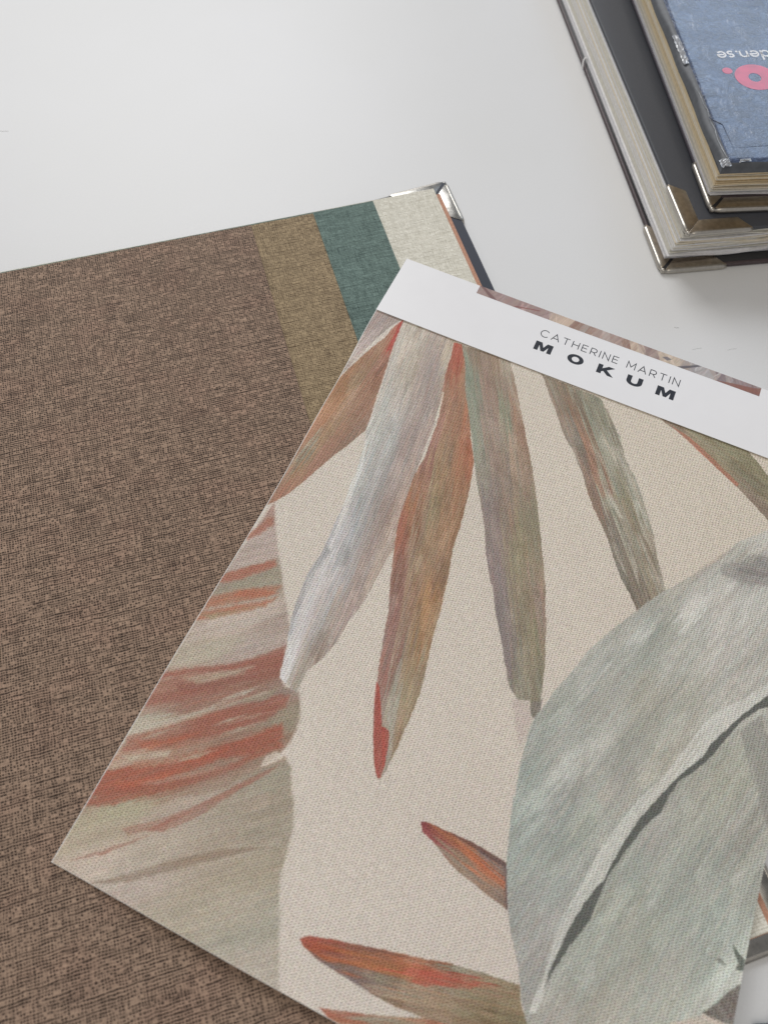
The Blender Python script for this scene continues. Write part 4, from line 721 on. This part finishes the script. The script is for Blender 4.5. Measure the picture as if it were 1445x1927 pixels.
PK = 1.5
cv = Canvas(-3, -2, 284, 346, 3.6, (206, 197, 184))
hx = (cv.X / 282.0); hy = (cv.Y / 340.0)
cv.C += ((fbm(cv.X * 0.02, cv.Y * 0.02, 77) - 0.5) * 8)[..., None]
cv.C += np.stack([-1 - 2 * hx, -2 - 3 * hx, -2 - 8 * hx * hy], -1).astype(np.float32)
for i_, a_ in enumerate(ART):
    cv.paint(*a_, seed=i_ * 7 + 3)
img = cv.image('painted_leaves', PK, 2.5)
M_print = print_mat('embossed_printed_wallpaper', img, 1.3, 1.0, 0.45)
sheet('wallpaper_sheet', 0, CW, 0, 350, -0.15, 0.6, [M_print, M_card_edge], 60, 70, wc, uv=(-3, -2, 284, 346))
sheet('backing_paper', -0.45, CW + 0.3, -0.3, 350, -0.30, 0.16, [M_card_edge, M_card_edge], 60, 70, wc)
sheet('title_band', -0.2, CW + 0.2, CH - 0.3, CB, 0.60, 0.35, [M_white, M_card_edge], 60, 8, wc, curl=0.35)

# strip of printed foliage along the top of the band
sv = Canvas(0, 0, 177, 6.6, 6.0, (196, 176, 160))
sv_rng = random.Random(5)
sv.C += ((fbm(sv.X * 0.16, sv.Y * 0.3, 3) - 0.5) * 40)[..., None]
def band(x0, x1, skew, c, soft=0.5, al=0.9, st=1.0):
    sv.paint([(x0, -1), (x1, -1), (x1 + skew, 8), (x0 + skew, 8)], 70, [(0, 0) + c], soft, 0.5, st, al, 4.0, int(x0 * 3) + 5)
for a in [(-6, 48, -3, (150, 122, 122)), (48, 60, 6, (206, 184, 164)), (60, 74, 3, (136, 104, 90)), (66, 70, 3, (176, 162, 154)), (76, 96, -4, (158, 132, 124)), (82, 87, -3, (190, 176, 168)), (96, 104, -3, (130, 90, 76)), (100, 108, -4, (206, 186, 166)), (110, 118, -5, (142, 118, 114)), (118, 132, -4, (208, 190, 168)), (130, 176, -2, (160, 150, 150)), (140, 152, -8, (190, 186, 186)), (152, 158, -3, (126, 112, 116)), (158, 176, 2, (156, 142, 144)), (160, 166, -4, (184, 172, 170)), (166, 180, -8, (150, 128, 126))]:
    band(*a)
for k in range(46):
    x = sv_rng.uniform(0, 177); g_ = sv_rng.choice([-1, 1]) * sv_rng.uniform(10, 26)
    j = min(sv.w - 1, int(x * 6)); base = sv.C[20, j] + g_
    band(x, x + sv_rng.uniform(0.6, 2.2), sv_rng.uniform(-9, 9), tuple(float(q) for q in base), 0.4, 0.7)
sv.paint([(0, 6.6), (3, 6.6), (14, 0), (9.5, 0)], 150, [(0, 0, 112, 78, 76)], 0.4, 0.4, 0.6, 0.8, 4, 8)
sv.paint([(24, 0), (40, 3.6), (41, 4.6), (26, 1.3)], 10, [(0, 0, 138, 84, 78)], 0.3, 0.4, 0.4, 0.9, 4, 9)
sv.paint([(128, 0), (139, 6.6), (141.5, 6.6), (131.5, 0)], 30, [(0, 0, 92, 88, 92)], 0.3, 0.3, 0.3, 0.85, 4, 10)
sv.paint([(118, 3), (121, 4.5), (124, 3.4), (121.5, 1.8)], 30, [(0, 0, 104, 100, 106)], 0.5, 0.3, 0.3, 0.8, 4, 12)
sv.paint([(150, 0), (177, 0), (177, 6), (172, 4.4), (160, 2.2)], 8, [(0, 0, 140, 92, 78)], 0.5, 0.5, 0.7, 0.9, 4, 11)
simg = sv.image('printed_strip', 1.05, 3.0)
M_strip = print_mat('printed_strip', simg, 0, 0, 0.35)
sheet('printed_strip', 49.9, 226.8, 374.1, 380.62, 0.97, 0.03, [M_strip, M_card_edge], 60, 1, wc)

# ------------------------------------------------------------------ lettering, drawn as strokes and outlines
def arc(cx, cy, rx, ry, a0, a1, n=20):
    return [(cx + rx * math.cos(R(a0 + (a1 - a0) * i / n)), cy + ry * math.sin(R(a0 + (a1 - a0) * i / n))) for i in range(n + 1)]
def stroke(pts, w, closed=False):
    """outline quads of a polyline of width w"""
    P = [Vector((x, y)) for x, y in pts]; n = len(P); L_, R_ = [], []
    for i in range(n):
        a = P[i - 1] if (i > 0 or closed) else P[i]; b = P[(i + 1) % n] if (i < n - 1 or closed) else P[i]
        d1 = (P[i] - a).normalized() if (P[i] - a).length > 1e-6 else (b - P[i]).normalized()
        d2 = (b - P[i]).normalized() if (b - P[i]).length > 1e-6 else d1
        t = (d1 + d2); t = t.normalized() if t.length > 1e-4 else d1
        nn = Vector((-t.y, t.x)); c = max(0.35, abs(t.dot(d1)))
        L_.append(P[i] + nn * w / 2 / c); R_.append(P[i] - nn * w / 2 / c)
    out = []
    for i in range(n if closed else n - 1):
        j = (i + 1) % n
        out.append([tuple(L_[i]), tuple(R_[i]), tuple(R_[j]), tuple(L_[j])])
    return out
def glyphs(name, polys, mat, parent, zf, th=0.03):
    bm = bmesh.new()
    for k, pl in enumerate(polys):
        vs = []
        for x, y in pl:
            X, Y, Z = zf(x, y)
            vs.append(bm.verts.new((X * MM, Y * MM, (Z + (k % 2) * 0.004) * MM)))
        f = bm.faces.new(vs)
        if f.normal.z < 0: f.normal_flip()
    bmesh.ops.triangulate(bm, faces=bm.faces[:])
    bm.normal_update()
    for f in bm.faces:
        if f.normal.z < 0: f.normal_flip()
    ext = bmesh.ops.extrude_face_region(bm, geom=bm.faces[:])
    for v in [g for g in ext['geom'] if isinstance(g, bmesh.types.BMVert)]: v.co.z += th * MM
    return link(name, mesh_of(bm, name), mat, parent)

def zcard(x, y): return (x + xoff(x, y), y, lift(x, y) + 0.60 + 0.35 + 0.02 + 0.35 * max(0, 1 - (y - CH) / 46.0) ** 2)
def thin_text(s, x, y, h, w, adv):
    out = []
    def S(pts, closed=False): out.extend(stroke([(x + a * h, y + b * h) for a, b in pts], w, closed))
    for ch in s:
        if ch == 'C': S(arc(0.5, 0.5, 0.5, 0.5, 42, 318, 22)); a = 0.92
        elif ch == 'A': S([(0, 0), (0.46, 1), (0.92, 0)]); S([(0.17, 0.33), (0.75, 0.33)]); a = 0.92
        elif ch == 'T': S([(0, 0.96), (0.78, 0.96)]); S([(0.39, 0.93), (0.39, 0)]); a = 0.78
        elif ch == 'H': S([(0, 0), (0, 1)]); S([(0.74, 0), (0.74, 1)]); S([(0.03, 0.52), (0.71, 0.52)]); a = 0.74
        elif ch == 'E': S([(0, 0), (0, 1)]); S([(0.03, 0.96), (0.62, 0.96)]); S([(0.03, 0.52), (0.56, 0.52)]); S([(0.03, 0.04), (0.64, 0.04)]); a = 0.64
        elif ch == 'R': S([(0, 0), (0, 1)]); S([(0.03, 0.96), (0.4, 0.96)] + arc(0.4, 0.68, 0.27, 0.28, 88, -88, 10) + [(0.03, 0.40)]); S([(0.36, 0.40), (0.68, 0)]); a = 0.68
        elif ch == 'I': S([(0, 0), (0, 1)]); a = 0.0
        elif ch == 'N': S([(0, 0), (0, 1), (0.72, 0), (0.72, 1)]); a = 0.72
        elif ch == 'M': S([(0, 0), (0.02, 1), (0.46, 0.28), (0.90, 1), (0.92, 0)]); a = 0.92
        else: a = 0.28
        x += (a) * h + adv
    return out, x
tx, xe = thin_text('CATHERINE MARTIN', 0, 0, 5.0, 0.5, 1.0)
n_adv = (85.6 - (xe - 1.0)) / 15.0
tx, xe = thin_text('CATHERINE MARTIN', 96.6, 360.2, 5.2, 0.52, 1.0 + (85.6 - 5.2 / 5.0 * (xe - 16.0) - 15.0) / 15.0)
glyphs('thin_lettering', tx, M_ink, wc, zcard)
def at(pl, x, y, s=1.0): return [(x + a * s, y + b * s) for a, b in pl]
Mg = [(0, 0), (0, 6.8), (3.7, 6.8), (5.4, 3.2), (7.1, 6.8), (10.8, 6.8), (10.8, 0), (8.2, 0), (8.2, 4.3), (6.35, 0.3), (4.45, 0.3), (2.6, 4.3), (2.6, 0)]
Kg = [(0, 0), (0, 6.8), (2.8, 6.8), (2.8, 4.1), (6.1, 6.8), (9.9, 6.8), (5.7, 3.7), (10.4, 0), (6.8, 0), (3.8, 2.4), (2.8, 1.7), (2.8, 0)]
Ug = [(0, 6.8), (2.8, 6.8), (2.8, 2.8)] + arc(4.7, 2.8, 1.9, 1.25, 180, 360, 12)[1:] + [(6.6, 6.8), (9.4, 6.8), (9.4, 2.9)] + arc(4.7, 2.9, 4.7, 3.1, 0, -180, 18)[1:]
bold = [at(Mg, 96.1, 349.1), at(Kg, 135.2, 349.3), at(Ug, 153.1, 349.2), at(Mg, 171.1, 349.1)]
oo = arc(121.6, 352.6, 4.95, 3.6, 0, 360, 36)[:-1]; oi = arc(121.6, 352.6, 2.25, 1.9, 0, 360, 36)[:-1]
for i in range(36):
    j = (i + 1) % 36
    bold.append([oo[i], oo[j], oi[j], oi[i]])
glyphs('bold_lettering', bold, M_ink, wc, zcard)

# ------------------------------------------------------------------ stacked sample books
def page_block(parent, x0, y0, x1, y1, z0, z1, n, mats_seq, drift, seed, wave=1.0):
    """n loose sheets, bowed a little along their lower edges"""
    rr = random.Random(seed)
    bm = bmesh.new(); nx = 46
    th = (z1 - z0) / n
    for k in range(n):
        s = (k + 0.5) / n
        ox, oy = drift(s); ox += rr.uniform(-0.25, 0.25); oy += rr.uniform(-1.3, 1.0)
        zc = z0 + th * k; t_ = th * rr.uniform(0.66, 0.99)
        ph = rr.uniform(0, 6.28); fr = rr.uniform(0.018, 0.05); am = wave * rr.uniform(0.0, 0.9) * th * 1.8
        mi = mats_seq(s, rr)
        rows = []
        for (yy, fade) in ((y0 + oy, 1.0), (y0 + oy + 10, 0.6), (y0 + oy + 45, 0.0), (y1, 0.0)):
            ra = []
            for i in range(nx + 1):
                x = x0 + ox + (x1 - x0) * (i / nx) ** 1.5
                env = min(1.0, (x - x0) / 18.0)
                dz = fade * env * am * (math.sin(x * fr + ph) + 0.4 * math.sin(x * fr * 2.7 + ph * 2)) - (0 if s < 0.1 else fade * env * 0.15)
                zz = max(z0 + 0.02 * k, zc + dz)
                ra.append((bm.verts.new((x * MM, yy * MM, (zz + t_) * MM)), bm.verts.new((x * MM, yy * MM, zz * MM))))
            rows.append(ra)
        fs = []
        for j in range(3):
            for i in range(nx):
                a, b, c, d = rows[j][i], rows[j][i + 1], rows[j + 1][i + 1], rows[j + 1][i]
                fs.append(bm.faces.new((a[0], b[0], c[0], d[0])))
                fs.append(bm.faces.new((a[1], d[1], c[1], b[1])))
            a, d = rows[j][0], rows[j + 1][0]
            fs.append(bm.faces.new((a[0], d[0], d[1], a[1])))
        for i in range(nx):
            a, b = rows[0][i], rows[0][i + 1]
            fs.append(bm.faces.new((a[1], b[1], b[0], a[0])))
        for f in fs: f.material_index = mi
    o = link('pages', mesh_of(bm, 'pages'), PAGES, parent)
    o['kind'] = 'stuff'
    return o

# lower book of the stack
b1 = thing('sample_book', 'thick slate grey sample book with metal corners, bottom of the stack at the upper right', 'sample book', (0.17431, 0.35725, 0), R(11.0), 'sample books stacked at the upper right')
slab('back_cover', 0, 330, 0, 460, 0.2, 3.0, M_umber, b1, 1.2)
slab('endpaper', 1.6, 330, 2.4, 458, 3.02, 3.22, M_black, b1, 0.05, 1)
metal_corner(b1, -0.1, -0.1, 1, 1, 0.2, 3.3, 44.5, 41, 8.5, plate_mat=M_brown_plate)
def seq1(s, rr):
    if s < 0.16: return 0
    if s < 0.5: return rr.choice([0, 0, 1, 5, 1])
    return rr.choice([1, 1, 5, 1, 1, 0, 3])
def drift1(s): return (3.2 + 0.5 * s + (0.0 if s < 0.16 else 1.2), 9.2 - 5.0 * s + (0 if s < 0.16 else 1.5 * (1 - s)))
page_block(b1, 0, 0, 320, 450, 3.3, 30.0, 30, seq1, drift1, 3, 1.2)
# front cover stops 20 mm higher up the fold
slab('front_cover', 5.2, 330, 1.6, 461, 30.4, 33.0, M_slate, b1, 1.1)
metal_corner(b1, 5.0, 1.4, 1, 1, 30.4, 33.0, 43, 43, 9.5, plate_mat=M_brown_plate, slit=False)
bm = bmesh.new()
tube(bm, [(0.4 + 2.6 * (1 - math.cos(t)) - 2.2, 208 + 4.0 * math.sin(t) + 2 * t, 3.2 + 3.5 * math.sin(t)) for t in [k * math.pi / 12 for k in range(13)]], 0.5, 8)
link('page_marker', mesh_of(bm, 'page_marker', True), PAGES[0], b1)

# upper book
b2 = thing('sample_book', 'sample book in wrinkled blue-grey film with pink and white lettering, on top of the stack', 'sample book', (0.19505, 0.37798, 0.0336), R(8.2), 'sample books stacked at the upper right')
slab('back_cover', 0, 330, 0, 440, 0.0, 2.8, M_plum, b2, 1.2)
slab('endpaper', 1.4, 330, 2.2, 438, 2.82, 3.02, M_umber, b2, 0.05, 1)
metal_corner(b2, -0.1, -0.1, 1, 1, 0.0, 3.1, 64, 42.5, 8.5, plate_mat=M_brown_plate)
def seq2(s, rr):
    if s < 0.10: return 0
    if s < 0.3: return rr.choice([5, 5, 1])
    return rr.choice([2, 2, 2, 5, 5, 3, 2])
def drift2(s): return (0.6 - 5.9 * s + (0 if s < 0.1 else 0.4), 11.4 - 6.2 * s)
page_block(b2, 0, 0, 320, 430, 3.1, 27.6, 26, seq2, drift2, 8, 1.1)
bm = bmesh.new()
# film wrapped cover: soft rounded board with a subdivided top
nx, ny = 90, 120
X0, X1, Y0, Y1, ZB, ZT = -6.6, 130.0, 1.2, 300.0, 27.9, 33.9
rr = random.Random(4)
def prof(d):   # rounded edge profile, d = distance in from the edge
    w = 6.5
    if d >= w: return 1.0
    return math.sin(math.acos(1 - d / w)) if d > 0 else 0.0
nrm = np.random.default_rng(3).random((64, 64))
grid = []
def param(i, n, a, b):
    k = [0, .2, .7, 1.5, 2.8, 4.4, 6.5]
    if i < len(k): return a + k[i]
    return a + 6.5 + (b - a - 6.5) * ((i - len(k) + 1) / (n - len(k) + 1))
for j in range(ny + 1):
    row = []
    for i in range(nx + 1):
        x = param(i, nx, X0, X1); y = param(j, ny, Y0, Y1)
        pz = min(prof(x - X0), prof(y - Y0)) if min(x - X0, y - Y0) < 6.5 else 1.0
        wob = 0.35 * math.sin(y * 0.09 + 1.3) * math.exp(-(x - X0) / 9.0) + 0.3 * math.sin(x * 0.15) * math.exp(-(y - Y0) / 7.0)
        z = ZB + 1.2 + (ZT - ZB - 1.2) * pz + wob * pz
        dx = 0.4 * math.sin(y * 0.11) if i < 3 else 0
        row.append(bm.verts.new(((x + dx) * MM, y * MM, z * MM)))
    grid.append(row)
for j in range(ny):
    for i in range(nx):
        f = bm.faces.new((grid[j][i], grid[j][i + 1], grid[j + 1][i + 1], grid[j + 1][i]))
        if i < 5 or j < 4: f.material_index = 1
lowl = [bm.verts.new((v.co.x, v.co.y, ZB * MM)) for v in [r_[0] for r_ in grid]]
lowb = [lowl[0]] + [bm.verts.new((v.co.x, v.co.y, ZB * MM)) for v in grid[0][1:]]
for j in range(ny): bm.faces.new((grid[j][0], grid[j + 1][0], lowl[j + 1], lowl[j])).material_index = 1
for i in range(nx): bm.faces.new((grid[0][i], lowb[i], lowb[i + 1], grid[0][i + 1])).material_index = 1
bm.faces.new((lowl[0], lowl[-1], bm.verts.new((X1 * MM, Y1 * MM, ZB * MM)), lowb[-1]))
fc = link('front_cover', mesh_of(bm, 'front_cover', True), [M_film, M_edge], b2)
M_pink = plain('pink_print', rgb(205, 34, 74), 0.3, amt=0.12, scale=120, bump=0.3, bscale=80, Coat_Weight=0.7, Coat_Roughness=0.15)
M_wprint = plain('white_print', rgb(246, 248, 252), 0.45, amt=0.06, scale=200)
OX, OY = -7.5, 0.6          # print coordinates start at the cover's lower left corner
def zc2(x, y): return (x, y, ZT + 0.05)
polys = []
oo = arc(OX + 45.0, OY + 79.6, 13.6, 12.6, 0, 360, 48)[:-1]; oi = arc(OX + 44.2, OY + 79.2, 4.1, 4.3, 0, 360, 48)[:-1]
for i in range(48):
    j = (i + 1) % 48
    polys.append([oo[i], oo[j], oi[j], oi[i]])
polys.append(arc(OX + 28.1, OY + 86.6, 3.3, 3.1, 0, 360, 24)[:-1])
glyphs('pink_lettering', polys, M_pink, b2, zc2)
def low_text(x, y, h, w):
    """den.se, turned half round: x runs to the left"""
    out = []
    def S(pts, closed=False): out.extend(stroke([(x - a * h, y - b * h) for a, b in pts], w, closed))
    # each glyph in x-height units
    S(arc(0.45, 0.5, 0.42, 0.45, 0, 360, 24)[:-1], True); S([(0.88, 0.0), (0.88, 1.55)]); x -= 1.22 * h
    S([(0.06, 0.52), (0.86, 0.52)] + arc(0.45, 0.5, 0.42, 0.45, 4, 322, 24)); x -= 1.16 * h
    S([(0.05, 0.0), (0.05, 0.98)]); S([(0.05, 0.55)] + arc(0.43, 0.55, 0.37, 0.40, 170, 0, 12) + [(0.80, 0.0)]); x -= 1.12 * h
    out.append([(x - a * h, y - b * h) for a, b in arc(0.02, 0.08, 0.14, 0.14, 0, 360, 14)[:-1]]); x -= 0.40 * h
    S(arc(0.36, 0.70, 0.26, 0.24, 30, 265, 10) + arc(0.36, 0.26, 0.28, 0.24, 85, -150, 10)); x -= 0.92 * h
    S([(0.06, 0.52), (0.86, 0.52)] + arc(0.45, 0.5, 0.42, 0.45, 4, 322, 24))
    return out
glyphs('white_lettering', low_text(OX + 61.6, OY + 106.2, 6.2, 1.35), M_wprint, b2, zc2)
# outline of the corner fitting under the film
bm = bmesh.new()
tube(bm, [(OX + a, OY + b, ZT - 0.05) for a, b in [(3.4, 43), (10.2, 36), (10.6, 24), (10.7, 15), (22, 15.6), (40, 16.5), (56, 16)]], 0.22, 6)
link('pressed_outline', mesh_of(bm, 'pressed_outline', True), M_film, b2)
# torn and lifted film along the cover edge
def torn(name, cx, cy, lx, ly, n, seed, h=1.6):
    rr = random.Random(seed); bm = bmesh.new()
    g = [[bm.verts.new(((cx + lx * (i / n - .5) + rr.uniform(-.3, .3)) * MM, (cy + ly * (j / (2 * n) - .5) + rr.uniform(-.4, .4)) * MM,
          (ZT - 0.9 + rr.uniform(0, h) * math.sin(math.pi * i / n) * math.sin(math.pi * j / (2 * n)) + 0.9 * (1 if i > 1 else 0)) * MM)) for i in range(n + 1)] for j in range(2 * n + 1)]
    for j in range(2 * n):
        for i in range(n): bm.faces.new((g[j][i], g[j][i + 1], g[j + 1][i + 1], g[j + 1][i]))
    return link(name, mesh_of(bm, name), M_torn, b2)
torn('torn_film', OX + 3.6, OY + 110, 3.4, 30, 7, 2, 2.2)
torn('torn_film', OX + 2.6, OY + 3.2, 5.5, 6.5, 7, 6, 1.6)
torn('torn_film', OX + 14, OY + 4.6, 9, 2.2, 6, 9, 0.8)
bm = bmesh.new()
tube(bm, [(OX + a, OY + b, ZT - 0.25) for a, b in [(2.9, 72), (4.0, 64), (3.7, 56), (4.7, 50), (3.6, 40), (4.4, 33), (3.4, 24), (4.0, 14), (4.6, 8), (8, 5.6), (14, 5.2), (21, 5.6)]], [0.02, .14, .05, .2, .04, .2, .12, .24, .3, .22, .1, .03], 8)
link('film_ridge_highlight', mesh_of(bm, 'film_ridge_highlight', True), M_torn, b2)  # raised film rim, made pale to paint in its edge highlight

# ------------------------------------------------------------------ dark cloth at the lower right corner
bm = bmesh.new()
bmesh.ops.create_icosphere(bm, subdivisions=5, radius=1.0)
for v in bm.verts:
    c = v.co.copy()
    n_ = 0.10 * math.sin(c.x * 9 + c.y * 4) * math.sin(c.y * 11 + 1) + 0.05 * math.sin(c.x * 23 + c.z * 17) * math.sin(c.y * 27)
    s = 1 + n_
    v.co = Vector((c.x * 0.032 * s, c.y * 0.020 * s, max(-0.2, c.z) * 0.010 * s + 0.002))
cl = link('black_cloth', mesh_of(bm, 'black_cloth', True), plain('black_knit', rgb(26, 26, 30), 0.95, amt=0.4, scale=700, bump=0.8, bscale=900), None, (0.1910, -0.0704, 0.0), R(20))
cl['label'] = 'edge of black cloth on the table at the lower right corner'; cl['category'] = 'cloth'
